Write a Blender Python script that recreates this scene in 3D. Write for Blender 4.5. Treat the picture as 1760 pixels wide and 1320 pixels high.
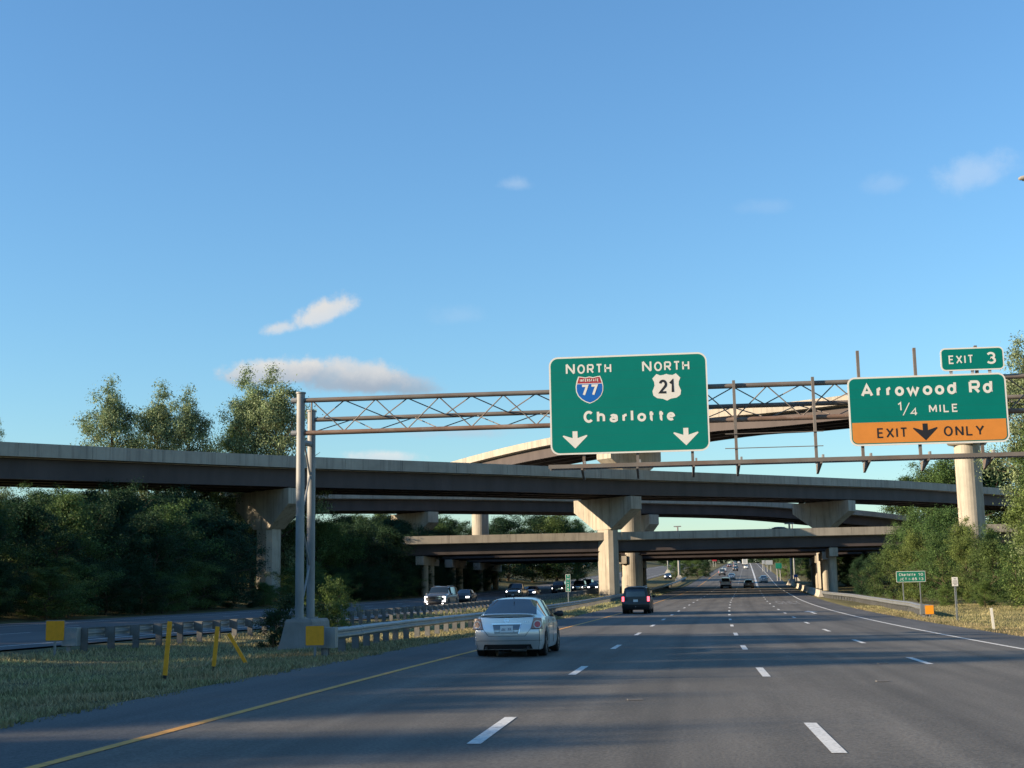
import bpy, math, random
import numpy as np
from mathutils import Vector, Matrix
random.seed(7); RNG = np.random.default_rng(7)
for o in list(bpy.data.objects): bpy.data.objects.remove(o)
scn = bpy.context.scene
col = scn.collection

# ------------------------------------------------------------------ camera
FPX, PITCH, YAW, EYE, ROLL = 2326.0, .15595, .11085, 1.5314, .0175   # focal length in pixels of a 1760 px wide picture
def _cam():
    fw = np.array([-math.sin(YAW)*math.cos(PITCH), math.cos(YAW)*math.cos(PITCH), math.sin(PITCH)])
    r = np.array([math.cos(YAW), math.sin(YAW), 0.0]); u = np.cross(r, fw)
    return fw, math.cos(ROLL)*r-math.sin(ROLL)*u, math.sin(ROLL)*r+math.cos(ROLL)*u
FW, RT, UP = _cam()
cd = bpy.data.cameras.new('camera'); cam = bpy.data.objects.new('camera', cd); col.objects.link(cam)
cd.sensor_width = 36.0; cd.lens = 36.0*FPX/1760.0; cd.clip_start = .1; cd.clip_end = 6000
M = Matrix.Identity(4)
for i in range(3):
    M[i][0] = RT[i]; M[i][1] = UP[i]; M[i][2] = -FW[i]
M[2][3] = EYE
cam.matrix_world = M
scn.camera = cam

# ------------------------------------------------------------------ sky and sun
SUN_AZ, SUN_EL = math.radians(70), math.radians(17)     # direction the light travels, clockwise from +Y
w = bpy.data.worlds.new('World'); scn.world = w; w.use_nodes = True
nt = w.node_tree; nt.nodes.clear()
def N(tree, kind, **kw):
    n = tree.nodes.new(kind)
    for k, v in kw.items():
        if k == 'inp':
            for a, b in v.items(): n.inputs[a].default_value = b
        else: setattr(n, k, v)
    return n
def ln(tree, a, b): tree.links.new(a, b)
SKY_STRENGTH = .0885
out = N(nt, 'ShaderNodeOutputWorld'); bg = N(nt, 'ShaderNodeBackground'); bg.inputs[1].default_value = SKY_STRENGTH
sky = N(nt, 'ShaderNodeTexSky', sky_type='NISHITA', sun_disc=False)
sky.sun_elevation = SUN_EL; sky.sun_rotation = SUN_AZ+math.pi
sky.altitude = 0; sky.air_density = 1.4; sky.dust_density = 0.0; sky.ozone_density = 6.0
def pixdir(px, py):
    d = FW+RT*(px-880)/FPX-UP*(py-660)/FPX
    return d/np.linalg.norm(d)
def clouds(tree, base):
    tc = N(tree, 'ShaderNodeTexCoord')
    nz = N(tree, 'ShaderNodeTexNoise', inp={'Scale': 36.0, 'Detail': 9.0, 'Roughness': .66}); ln(tree, tc.outputs['Generated'], nz.inputs['Vector'])
    nl = N(tree, 'ShaderNodeTexNoise', inp={'Scale': 14.0, 'Detail': 3.0, 'Roughness': .5}); ln(tree, tc.outputs['Generated'], nl.inputs['Vector'])
    def m(op, a, b=None, c=None):
        n = N(tree, 'ShaderNodeMath', operation=op)
        for i, v in enumerate((a, b, c)):
            if v is None: continue
            if isinstance(v, (int, float)): n.inputs[i].default_value = v
            else: ln(tree, v, n.inputs[i])
        return n.outputs[0]
    cur = base
    # centre px, half sizes px, tilt, density, lit colour, shaded colour
    W_, G_ = (3.75, 3.65, 3.5), (1.6, 2.0, 2.5)
    P_, Q_ = (3.5, 3.9, 4.4), (3.1, 3.6, 4.3)
    for cx, cy, ax, ay, tilt, den, soft, top, bot in (
        (560, 537, 80, 29, .28, .95, .6, W_, (3.3, 3.5, 3.7)), (480, 565, 42, 20, .2, .8, .6, W_, (3.2, 3.5, 3.8)),
        (680, 662, 105, 27, -.08, .8, .6, (2.3, 2.65, 3.1), G_), (590, 651, 128, 36, -.05, .85, .55, (3.4, 3.4, 3.4), (1.8, 2.15, 2.6)), (465, 643, 112, 33, .04, .9, .55, W_, (2.25, 2.5, 2.85)),
        (1674, 303, 70, 44, .3, .34, .95, P_, Q_), (1515, 318, 46, 24, .1, .15, .95, P_, Q_), (884, 317, 44, 20, 0, .26, .95, P_, Q_), (790, 543, 60, 24, 0, .12, .95, P_, Q_),
        (800, 744, 150, 20, 0, .5, .9, (2.9, 3.2, 3.6), (2.4, 2.8, 3.3)), (655, 786, 80, 16, 0, .7, .7, (4.0, 4.0, 3.95), (3.4, 3.6, 3.8)), (1310, 356, 50, 18, 0, .1, .95, P_, Q_)):
        c = pixdir(cx, cy)
        rr = math.cos(tilt)*RT+math.sin(tilt)*UP; uu = -math.sin(tilt)*RT+math.cos(tilt)*UP
        def dot(v):
            n = N(tree, 'ShaderNodeVectorMath', operation='DOT_PRODUCT'); ln(tree, tc.outputs['Generated'], n.inputs[0]); n.inputs[1].default_value = tuple(v)
            return n.outputs['Value']
        U = m('MULTIPLY', m('SUBTRACT', dot(rr), float(c@rr)), FPX/ax)
        V = m('MULTIPLY', m('SUBTRACT', dot(uu), float(c@uu)), FPX/ay)
        front = m('GREATER_THAN', dot(c), .5)
        V2 = m('MULTIPLY', V, m('ADD', 1.0, m('MULTIPLY', m('LESS_THAN', V, 0.0), .35)))     # flatter foot
        d = m('SQRT', m('ADD', m('MULTIPLY', U, U), m('MULTIPLY', V2, V2)))
        e = m('ADD', m('SUBTRACT', 1.0, d), m('ADD', m('MULTIPLY', m('SUBTRACT', nz.outputs['Fac'], .5), 1.7), m('MULTIPLY', m('SUBTRACT', nl.outputs['Fac'], .5), 1.2)))
        mr = N(tree, 'ShaderNodeMapRange', interpolation_type='SMOOTHSTEP', inp={'From Min': 0.0, 'From Max': soft, 'To Min': 0.0, 'To Max': den}); ln(tree, e, mr.inputs['Value'])
        fac = m('MULTIPLY', mr.outputs[0], front)
        sh = N(tree, 'ShaderNodeMapRange', interpolation_type='SMOOTHSTEP', inp={'From Min': -.45, 'From Max': .70}); ln(tree, m('ADD', V, m('MULTIPLY', m('SUBTRACT', nz.outputs['Fac'], .5), 1.6)), sh.inputs['Value'])
        mc = N(tree, 'ShaderNodeMix', data_type='RGBA'); mc.inputs[6].default_value = (*bot, 1); mc.inputs[7].default_value = (*top, 1); ln(tree, sh.outputs[0], mc.inputs[0])
        mx = N(tree, 'ShaderNodeMix', data_type='RGBA'); ln(tree, fac, mx.inputs[0]); ln(tree, cur, mx.inputs[6]); ln(tree, mc.outputs[2], mx.inputs[7])
        cur = mx.outputs[2]
    return cur
wb = N(nt, 'ShaderNodeMix', data_type='RGBA', blend_type='MULTIPLY'); wb.inputs[0].default_value = 1.0; wb.inputs[7].default_value = (.92, 1.02, 1.06, 1)   # white balance of the air light
ln(nt, sky.outputs[0], wb.inputs[6])
ln(nt, clouds(nt, wb.outputs[2]), bg.inputs[0]); ln(nt, bg.outputs[0], out.inputs[0])
sd = bpy.data.lights.new('sun', 'SUN'); sd.energy = 4.8; sd.angle = math.radians(.5); sd.color = (1.0, .80, .56)
so = bpy.data.objects.new('sun', sd); col.objects.link(so)
so.rotation_euler = Vector((math.sin(SUN_AZ)*math.cos(SUN_EL), math.cos(SUN_AZ)*math.cos(SUN_EL), -math.sin(SUN_EL))).to_track_quat('-Z', 'Y').to_euler()
scn.view_settings.view_transform = 'Standard'; scn.view_settings.look = 'None'
scn.view_settings.exposure = 1.25; scn.view_settings.gamma = 1.0; scn.view_settings.use_curve_mapping = False
scn.cycles.max_bounces = 5; scn.cycles.diffuse_bounces = 3; scn.cycles.glossy_bounces = 3; scn.cycles.transmission_bounces = 2; scn.cycles.transparent_max_bounces = 4

# ------------------------------------------------------------------ places: pixel + distance -> point
def at(px, py, D):                        # D: metres along the line of sight
    return np.array([0, 0, EYE])+(FW+RT*(px-880)/FPX-UP*(py-660)/FPX)*D
def on(px, py, Y):                        # on the upright plane across the road at Y
    d = FW+RT*(px-880)/FPX-UP*(py-660)/FPX
    return np.array([0, 0, EYE])+d*(Y/d[1])
KN = np.array([[-120, 1.9, 0.0], [-60, 1.7, 0.0], [0, 1.49, 0.0], [25, 1.74, .005], [50, 2.39, .025], [75, 3.28, .105], [100, 4.33, .255], [125, 5.5, .485], [150, 6.78, .795],
  [175, 8.23, 1.155], [259.96, 13.02, 2.77], [359.96, 18.79, 5.72], [502.82, 27.0, 9.81], [925.41, 51.23, 21.08], [1700, 95.65, 30.4], [2600, 147, 36.0]])
def herm(t, V):
    T = KN[:, 0]; m = np.gradient(V, T); i = int(np.clip(np.searchsorted(T, t)-1, 0, len(T)-2))
    hh = T[i+1]-T[i]; s = (t-T[i])/hh
    return V[i]*(1+2*s)*(1-s)**2+m[i]*hh*s*(1-s)**2+V[i+1]*s*s*(3-2*s)+m[i+1]*hh*s*s*(s-1)
def xc(s): return float(herm(s, KN[:, 1]))
def zc(s): return float(herm(s, KN[:, 2]))
def road_z(s, off): return zc(s)-.0101*(off+1.49)
def rp(s, off, dz=0.0): return np.array([xc(s)+off, s, road_z(s, off)+dz])
def heading(s): return math.atan2(xc(s+2)-xc(s-2), 4.0)        # of the road, clockwise from +Y
def smooth(a, b, x):
    t = min(1, max(0, (x-a)/(b-a))); return t*t*(3-2*t)
def land(s, off):                                              # the ground beside the carriageways
    z = road_z(s, off)-.035
    if -23.0 < off < -9.6: z -= .20*math.sin(math.pi*(off+23)/13.4)**2      # shallow median swale
    z += 2.2*smooth(43, 62, -off)+.9*smooth(15, 40, off)
    if s > 230: z += 2.0*smooth(230, 300, s)*smooth(14, 40, off)
    if s > 400: z += smooth(400, 800, s)*7*(smooth(30, 200, off)+smooth(60, 260, -off))
    return z

# ------------------------------------------------------------------ materials
def pmat(name, base, rough=.8, metal=0.0, var=.0, scale=4.0, stretch=(1, 1, 1), dark=None, speck=0.0, speck_scale=120.0, bump=0.0, bump_scale=60.0, coat=0.0, spec=.5, isl=0.0, stain=None, stain_scale=1.0, stain_stretch=(1, 1, .08), emit=None, emit_s=0.0, transl=0.0):
    m = bpy.data.materials.new(name); m.use_nodes = True; t = m.node_tree; b = t.nodes['Principled BSDF']
    b.inputs['Roughness'].default_value = rough; b.inputs['Metallic'].default_value = metal
    b.inputs['Specular IOR Level'].default_value = spec
    b.inputs['Coat Weight'].default_value = coat; b.inputs['Coat Roughness'].default_value = .06
    b.inputs['Base Color'].default_value = (*base, 1)
    tc = N(t, 'ShaderNodeTexCoord'); cur = None
    def noise(sc, st, det=5.0, rg=.6):
        mp = N(t, 'ShaderNodeMapping'); mp.inputs['Scale'].default_value = st; ln(t, tc.outputs['Object'], mp.inputs['Vector'])
        n = N(t, 'ShaderNodeTexNoise', inp={'Scale': sc, 'Detail': det, 'Roughness': rg}); ln(t, mp.outputs[0], n.inputs['Vector']); return n.outputs['Fac']
    def mixc(fac, a, bb):
        mx = N(t, 'ShaderNodeMix', data_type='RGBA'); ln(t, fac, mx.inputs[0])
        for k, v in ((6, a), (7, bb)):
            if isinstance(v, tuple): mx.inputs[k].default_value = (*v, 1)
            else: ln(t, v, mx.inputs[k])
        return mx.outputs[2]
    def ramp(fac, lo, hi):
        r = N(t, 'ShaderNodeMapRange', inp={'From Min': lo, 'From Max': hi}); ln(t, fac, r.inputs['Value']); return r.outputs[0]
    if var:
        d = dark or tuple(c*(1-var) for c in base); l = tuple(min(1, c*(1+var*.7)) for c in base)
        cur = mixc(ramp(noise(scale, stretch), .3, .7), d, l)
    if stain:
        cur = mixc(ramp(noise(stain_scale, stain_stretch, 6, .7), .5, .75), cur or base, stain)
    if speck:
        cur = mixc(ramp(noise(speck_scale, (1, 1, 1), 2), .55, .75), cur or base, tuple(min(1, c+speck) for c in base))
    if isl:
        g = N(t, 'ShaderNodeNewGeometry'); oi = N(t, 'ShaderNodeObjectInfo')
        hs = N(t, 'ShaderNodeHueSaturation'); 
        v = N(t, 'ShaderNodeMapRange', inp={'To Min': 1-isl, 'To Max': 1+isl}); ln(t, g.outputs['Random Per Island'], v.inputs['Value']); ln(t, v.outputs[0], hs.inputs['Value'])
        h = N(t, 'ShaderNodeMapRange', inp={'To Min': .48, 'To Max': .515}); ln(t, oi.outputs['Random'], h.inputs['Value']); ln(t, h.outputs[0], hs.inputs['Hue'])
        if cur: ln(t, cur, hs.inputs['Color'])
        else: hs.inputs['Color'].default_value = (*base, 1)
        cur = hs.outputs[0]
    if cur: ln(t, cur, b.inputs['Base Color'])
    if bump:
        bp = N(t, 'ShaderNodeBump', inp={'Strength': bump, 'Distance': .02}); ln(t, noise(bump_scale, (1, 1, 1), 4), bp.inputs['Height']); ln(t, bp.outputs[0], b.inputs['Normal'])
    if emit:
        b.inputs['Emission Color'].default_value = (*emit, 1); b.inputs['Emission Strength'].default_value = emit_s
    if transl:
        tr = N(t, 'ShaderNodeBsdfTranslucent'); ms = N(t, 'ShaderNodeMixShader'); ms.inputs[0].default_value = transl
        if cur: ln(t, cur, tr.inputs[0])
        else: tr.inputs[0].default_value = (*base, 1)
        ln(t, b.outputs[0], ms.inputs[1]); ln(t, tr.outputs[0], ms.inputs[2]); ln(t, ms.outputs[0], t.nodes['Material Output'].inputs[0])
    return m
MT = dict(
 asphalt=None, shoulder=None,
 oldasphalt=pmat('worn_asphalt', (.10, .10, .10), .85, var=.25, scale=.5, stretch=(1, .1, 1), spec=.3),
 white_line=pmat('white_road_paint', (.64, .64, .60), .7, var=.16, scale=9, stain=(.17, .165, .16), stain_scale=16, stain_stretch=(1, 1, 1)),
 yellow_line=pmat('yellow_road_paint', (.66, .31, .045), .7, var=.25, scale=5, stain=(.25, .17, .08), stain_scale=11, stain_stretch=(1, 1, 1)),
 soil=pmat('grassy_soil', (.12, .115, .05), .95, var=.5, scale=1.3, dark=(.055, .045, .028), bump=.6, bump_scale=20, spec=.1),
 grass=pmat('grass_blades', (.17, .19, .085), .9, var=.8, scale=.5, dark=(.36, .30, .17), isl=.45, transl=.25, spec=.1),
 dry=pmat('dry_grass_blades', (.33, .275, .15), .9, var=.35, scale=.6, dark=(.10, .115, .045), isl=.35, transl=.25, spec=.1),
 concrete=pmat('weathered_concrete', (.37, .335, .275), .9, var=.2, scale=.35, stain=(.17, .15, .125), stain_scale=1.6, bump=.25, bump_scale=14, spec=.2),
 parapet=pmat('stained_parapet_concrete', (.35, .315, .26), .9, var=.2, scale=.3, stain=(.18, .16, .14), stain_scale=1.7, stain_stretch=(1, 1, .05), bump=.2, bump_scale=14, spec=.2),
 barrier=pmat('barrier_concrete', (.44, .40, .33), .9, var=.2, scale=.6, stain=(.22, .2, .17), stain_scale=2, bump=.3, bump_scale=20, spec=.2),
 base_conc=pmat('rough_grey_concrete', (.25, .235, .215), .92, var=.2, scale=1.2, stain=(.2, .18, .16), stain_scale=2.4, bump=.4, bump_scale=18, spec=.2),
 girder=pmat('brown_weathering_steel', (.074, .060, .058), .75, var=.22, scale=.4, stretch=(1, 1, .3), spec=.3),
 darkgirder=pmat('dark_weathering_steel', (.085, .055, .045), .75, var=.2, scale=.4, spec=.3),
 galv=pmat('galvanised_steel', (.30, .315, .315), .5, metal=.7, var=.18, scale=3, stretch=(1, 1, .3), bump=.08, bump_scale=20),
 galvdull=pmat('dull_galvanised_steel', (.245, .25, .245), .65, metal=.35, var=.22, scale=2.2, stretch=(1, 1, .4)),
 railpost=pmat('dark_rail_post_steel', (.16, .16, .155), .7, metal=.3, var=.25, scale=3),
 truss=pmat('weathered_truss_steel', (.17, .15, .13), .65, metal=.25, var=.3, scale=.7, stain=(.17, .105, .07), stain_scale=1.5, stain_stretch=(.6, 1, 1)),
 rusty=pmat('rust_stained_truss_steel', (.19, .118, .082), .7, metal=.2, var=.3, scale=.8, stain=(.30, .26, .22), stain_scale=1.5, stain_stretch=(.6, 1, 1)),
 sign_green=pmat('green_sign_sheeting', (.0, .15, .125), .6, var=.06, scale=.8, spec=.12),
 sign_seam=pmat('sign_panel_joint', (.0, .085, .07), .6),
 sign_green2=pmat('small_green_sign_sheeting', (.005, .16, .105), .5, var=.08, scale=2, spec=.4),
 sign_white=pmat('white_sign_sheeting', (.62, .605, .555), .5, var=.05, scale=5, spec=.4),
 sign_blue=pmat('blue_sign_sheeting', (.0, .095, .38), .5, spec=.4),
 sign_red=pmat('red_sign_sheeting', (.30, .02, .03), .5, spec=.4),
 sign_orange=pmat('faded_orange_yellow_sheeting', (.55, .20, .03), .55, var=.06, scale=3, spec=.4),
 sign_black=pmat('black_sign_ink', (.012, .012, .015), .5, spec=.4),
 sign_back=pmat('sign_aluminium', (.42, .43, .43), .5, metal=.5),
 marker=pmat('yellow_marker_sheeting', (.78, .32, .008), .5, var=.12, scale=8, spec=.4),
 omarker=pmat('orange_marker_sheeting', (.75, .28, .01), .5, var=.08, scale=8, spec=.4),
 ypost=pmat('yellow_post_plastic', (.80, .36, .02), .6, var=.2, scale=6),
 wpost=pmat('white_post_plastic', (.72, .70, .63), .6, var=.1, scale=6),
 bark=pmat('tree_bark', (.10, .078, .058), .95, var=.35, scale=5, stretch=(1, 1, .2), bump=.4, bump_scale=18, spec=.1),
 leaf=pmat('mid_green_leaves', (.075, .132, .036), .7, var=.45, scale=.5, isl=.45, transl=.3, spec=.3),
 leafshade=pmat('shade_darkened_green_leaves', (.022, .056, .024), .75, var=.45, scale=.5, isl=.45, transl=.25, spec=.25),  # leaf green darkened to carry the shade on the shaded trees
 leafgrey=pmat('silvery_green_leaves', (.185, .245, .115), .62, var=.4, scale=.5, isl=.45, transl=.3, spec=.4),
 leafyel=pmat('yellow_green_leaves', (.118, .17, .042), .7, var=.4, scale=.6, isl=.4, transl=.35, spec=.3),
 rubber=pmat('tyre_rubber', (.016, .016, .017), .85, spec=.3),
 rim=pmat('alloy_rim', (.42, .42, .43), .35, metal=.85),
 glass=pmat('dark_car_glass', (.012, .02, .026), .05, spec=.8, coat=.4),
 black=pmat('black_trim_plastic', (.014, .014, .015), .5),
 chrome=pmat('bright_chrome', (.72, .72, .72), .12, metal=1.0),
 taillight=pmat('red_tail_lamp', (.5, .02, .025), .15, spec=.7, coat=.5),
 taillit=pmat('lit_red_tail_lamp', (.4, .02, .03), .2, emit=(1, .10, .14), emit_s=1.6),
 lampclear=pmat('clear_lamp_lens', (.60, .56, .52), .15, spec=.7, coat=.5),
 lampamber=pmat('amber_lamp_lens', (.34, .17, .12), .2, spec=.7, coat=.5),
 headlit=pmat('lit_headlamp', (.9, .9, .9), .2, emit=(1.0, .95, .92), emit_s=3.0),
 plate=pmat('licence_plate', (.62, .64, .62), .4),
 ink=pmat('plate_ink', (.03, .05, .11), .5),
)
def road_material(name, base, lanes=True):
    m = bpy.data.materials.new(name); m.use_nodes = True; t = m.node_tree; b = t.nodes['Principled BSDF']; b.inputs['Roughness'].default_value = .8; b.inputs['Specular IOR Level'].default_value = .35
    uv = N(t, 'ShaderNodeUVMap'); tc = N(t, 'ShaderNodeTexCoord'); sx = N(t, 'ShaderNodeSeparateXYZ'); ln(t, uv.outputs[0], sx.inputs[0])
    def m_(op, a, b_=None):
        n = N(t, 'ShaderNodeMath', operation=op)
        for i, v in enumerate((a, b_)):
            if v is None: continue
            if isinstance(v, (int, float)): n.inputs[i].default_value = v
            else: ln(t, v, n.inputs[i])
        return n.outputs[0]
    def nz(sc, st, det=5.0, rg=.6, src=None):
        mp = N(t, 'ShaderNodeMapping'); mp.inputs['Scale'].default_value = st; ln(t, src or uv.outputs[0], mp.inputs['Vector'])
        n = N(t, 'ShaderNodeTexNoise', inp={'Scale': sc, 'Detail': det, 'Roughness': rg}); ln(t, mp.outputs[0], n.inputs['Vector']); return n.outputs['Fac']
    def rng_(v, lo, hi, a=0.0, c=1.0):
        r = N(t, 'ShaderNodeMapRange', interpolation_type='SMOOTHSTEP', inp={'From Min': lo, 'From Max': hi, 'To Min': a, 'To Max': c}); ln(t, v, r.inputs['Value']); return r.outputs[0]
    fac = rng_(nz(1.1, (1, .05, 1)), .3, .7, .80, 1.16)                         # lengthwise wear
    fac = m_('MULTIPLY', fac, rng_(nz(.25, (1, .35, 1), 4), .35, .65, .86, 1.1))   # broad patches
    if lanes:
        lane = m_('FRACT', m_('DIVIDE', m_('ADD', sx.outputs[0], 7.32), 3.66))
        side = m_('ABSOLUTE', m_('SUBTRACT', lane, .5))                          # 0 at the lane centre, .25 in the wheel tracks
        track = rng_(m_('ABSOLUTE', m_('SUBTRACT', side, .24)), .0, .10, 1.0, 0.0); oil = rng_(side, .0, .09, 1.0, 0.0)
        wv = nz(.8, (.3, .08, 1), 4)
        fac = m_('MULTIPLY', fac, m_('SUBTRACT', 1.0, m_('MULTIPLY', oil, m_('MULTIPLY', wv, .42))))
        fac = m_('MULTIPLY', fac, m_('ADD', 1.0, m_('MULTIPLY', track, m_('MULTIPLY', wv, .22))))
    st = nz(.9, (1, .45, 1), 6, .7); fac = m_('MULTIPLY', fac, rng_(st, .62, .74, 1.0, .72))      # stains
    g1 = nz(26.0, (1, 1, 1), 3, .7, tc.outputs['Object']); fac = m_('MULTIPLY', fac, rng_(g1, .25, .75, .62, 1.42))   # aggregate
    ch = nz(34.0, (1, 1, 1), 1, .5, tc.outputs['Object']); fac = m_('ADD', fac, rng_(ch, .70, .78, 0.0, .9))             # pale chippings
    vm = N(t, 'ShaderNodeVectorMath', operation='SCALE'); vm.inputs[0].default_value = base; ln(t, fac, vm.inputs['Scale']); ln(t, vm.outputs[0], b.inputs['Base Color'])
    bp = N(t, 'ShaderNodeBump', inp={'Strength': .45, 'Distance': .015}); ln(t, g1, bp.inputs['Height']); ln(t, bp.outputs[0], b.inputs['Normal'])
    return m
def paint(name, c, rough=.32, metal=.55): return pmat(name, c, rough, metal, coat=.8 if sum(c) > .05 else .25, var=.03, scale=2)
MT['asphalt'] = road_material('asphalt', (.104, .097, .083)); MT['shoulder'] = road_material('shoulder_asphalt', (.078, .077, .074), False)
PAINT = dict(silver=paint('silver_car_paint', (.62, .65, .66), .3, .55), black=paint('black_car_paint', (.006, .0065, .007), .4, .0), white=paint('white_car_paint', (.74, .74, .72), .35, 0.0),
  grey=paint('grey_car_paint', (.16, .17, .18), .3, .5), darkblue=paint('dark_blue_car_paint', (.02, .03, .06), .3, .4), maroon=paint('maroon_car_paint', (.10, .03, .05), .3, .4), brownish=paint('bronze_car_paint', (.13, .12, .10), .3, .5),
  red=paint('red_car_paint', (.35, .03, .03), .3, .2))

# ------------------------------------------------------------------ objects and meshes
ORI = {}
def tag(o, label=None, cat=None, group=None, kind=None):
    if label: o['label'] = label
    if cat: o['category'] = cat
    if group: o['group'] = group
    if kind: o['kind'] = kind
    return o
def thing(name, label, cat, loc=(0, 0, 0), group=None):
    o = bpy.data.objects.new(name, None); col.objects.link(o); o.location = tuple(float(v) for v in loc); o.empty_display_size = .3
    ORI[o.name] = np.array(loc, float); return tag(o, label, cat, group)
class MB:
    def __init__(s): s.v = []; s.f = []
    def add(s, vs, fs):
        n = len(s.v); s.v += [tuple(map(float, v)) for v in vs]; s.f += [tuple(i+n for i in f) for f in fs]; return s
    def box(s, a, b):
        (x0, y0, z0), (x1, y1, z1) = a, b
        return s.add([(x0, y0, z0), (x1, y0, z0), (x1, y1, z0), (x0, y1, z0), (x0, y0, z1), (x1, y0, z1), (x1, y1, z1), (x0, y1, z1)],
                     [(0, 3, 2, 1), (4, 5, 6, 7), (0, 1, 5, 4), (1, 2, 6, 5), (2, 3, 7, 6), (3, 0, 4, 7)])
    def obox(s, c, ax, ay, az):                     # centre and three half-axis vectors
        c, ax, ay, az = (np.array(v, float) for v in (c, ax, ay, az))
        vs = [c+i*ax+j*ay+k*az for k in (-1, 1) for j in (-1, 1) for i in (-1, 1)]
        return s.add(vs, [(0, 2, 3, 1), (4, 5, 7, 6), (0, 1, 5, 4), (1, 3, 7, 5), (3, 2, 6, 7), (2, 0, 4, 6)])
    def tube(s, p, q, r0, r1=None, n=8, caps=True):
        p, q = np.array(p, float), np.array(q, float); r1 = r0 if r1 is None else r1
        d = q-p; d = d/(np.linalg.norm(d)+1e-9); a = np.cross(d, (0, 0, 1) if abs(d[2]) < .9 else (1, 0, 0)); a /= np.linalg.norm(a); b = np.cross(d, a)
        vs = []
        for c, r in ((p, r0), (q, r1)):
            for k in range(n):
                t = 2*math.pi*k/n; vs.append(c+r*(math.cos(t)*a+math.sin(t)*b))
        fs = [(k, (k+1) % n, n+(k+1) % n, n+k) for k in range(n)]
        if caps: fs += [tuple(range(n-1, -1, -1)), tuple(range(n, 2*n))]
        return s.add(vs, fs)
    def prism(s, poly, a, b):                        # poly: list of points; swept by vector from a to b offsets
        n = len(poly); vs = [np.array(p, float)+a for p in poly]+[np.array(p, float)+b for p in poly]
        return s.add(vs, [tuple(range(n-1, -1, -1)), tuple(range(n, 2*n))]+[(k, (k+1) % n, n+(k+1) % n, n+k) for k in range(n)])
    def sweep(s, rings, closed=True, caps=True):
        n = len(rings[0]); vs = [p for r in rings for p in r]; fs = []
        for i in range(len(rings)-1):
            for k in range(n if closed else n-1):
                fs.append((i*n+k, i*n+(k+1) % n, (i+1)*n+(k+1) % n, (i+1)*n+k))
        if caps and closed: fs += [tuple(range(n-1, -1, -1)), tuple((len(rings)-1)*n+k for k in range(n))]
        return s.add(vs, fs)
    def build(s, name, mat, parent=None, smooth=False, label=None):
        o0 = ORI.get(parent.name, np.zeros(3)) if parent else np.zeros(3)
        me = bpy.data.meshes.new(name); me.from_pydata([tuple(np.array(v)-o0) for v in s.v], [], s.f); me.update()
        if smooth: me.polygons.foreach_set('use_smooth', [True]*len(me.polygons))
        me.materials.append(mat); o = bpy.data.objects.new(name, me); col.objects.link(o)
        if parent: o.parent = parent; ORI[o.name] = o0
        if label: o['label'] = label
        return o
def fixn(o):                                         # consistent outward normals
    import bmesh
    bm = bmesh.new(); bm.from_mesh(o.data); bmesh.ops.recalc_face_normals(bm, faces=bm.faces); bm.to_mesh(o.data); bm.free(); return o
def kids(o): return [c for c in bpy.data.objects if c.parent == o]
def copy_tree(o, parent=None):
    c = o.copy(); col.objects.link(c); c.parent = parent
    for ch in o.children: copy_tree(ch, c)
    return c
def struct(name, mb, mat, smooth=False):
    o = mb.build(name, mat, None, smooth); o['kind'] = 'structure'; return o
# ------------------------------------------------------------------ ground and roads
def stations():
    S = list(np.arange(-100, 300, 5.0))+list(np.arange(300, 600, 10.0))+list(np.arange(600, 1200, 25.0))+list(np.arange(1200, 2601, 100.0))
    return [float(v) for v in S]
ST = stations()
def strip(o0, o1, s0, s1, dz, step=5.0, zf=road_z):
    S = sorted(set([s0, s1]+[s for s in ST if s0 < s < s1]))
    mb = MB(); vs = []; fs = []
    for i, s in enumerate(S):
        for o in (o0, o1): vs.append((xc(s)+o, s, zf(s, o)+dz))
        if i: fs.append((2*i-2, 2*i-1, 2*i+1, 2*i))
    return mb.add(vs, fs)
OFFS = [-900, -500, -300, -200, -150, -110, -85, -70, -62, -55, -50, -46, -43, -41.3, -41.0, -22.2, -21.9, -20.5, -18.5, -16.5, -14.5, -12.5, -10.6, -9.9, -9.6, 9.4, 9.7, 11, 13, 16, 20, 25, 30, 40, 60, 90, 140, 200, 300, 500, 900]
g = MB(); vs = []; fs = []; no = len(OFFS)
for i, s in enumerate(ST):
    for j, o in enumerate(OFFS):
        z = land(s, o)
        if -9.7 < o < 9.5 or -41.1 < o < -22.1: z -= .25
        vs.append((xc(s)+o, s, z))
        if i and j: a = (i-1)*no+j-1; fs.append((a, a+1, a+1+no, a+no))
g.add(vs, fs); struct('ground', g, MT['soil'], True)
def uvroad(o):                           # uv = offset from the road's middle line, distance along it
    uv = o.data.uv_layers.new(name='UVMap'); me = o.data
    for l in me.loops: v = me.vertices[l.vertex_index].co; uv.data[l.index].uv = (v[0]-xc(v[1]), v[1])
    return o
nb = struct('highway_road', strip(-7.55, 7.5, -100, 2600, 0), MT['asphalt'], True)
uvroad(nb)
uvroad(struct('shoulder_pavement', strip(-9.8, -7.5, -100, 2600, -.004), MT['shoulder'], True))
uvroad(struct('shoulder_pavement', strip(7.45, 9.55, -100, 2600, -.004), MT['shoulder'], True))
sb = struct('opposing_highway_road', strip(-41.2, -22.0, -100, 2600, 0), MT['oldasphalt'], True)
rel = lambda mb, name, m, par: mb.build(name, m, par)
rel(strip(-7.47, -7.33, -60, 1400, .006), 'yellow_edge_line', MT['yellow_line'], nb)
rel(strip(7.22, 7.36, -60, 1400, .006), 'white_edge_line', MT['white_line'], nb)
rel(strip(3.45, 3.85, 243, 1000, .006), 'wide_white_line', MT['white_line'], nb)
rel(strip(-23.6, -23.45, -60, 1400, .006), 'edge_line', MT['white_line'], sb)
rel(strip(-38.2, -38.05, -60, 1400, .006), 'edge_line', MT['white_line'], sb)
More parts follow.
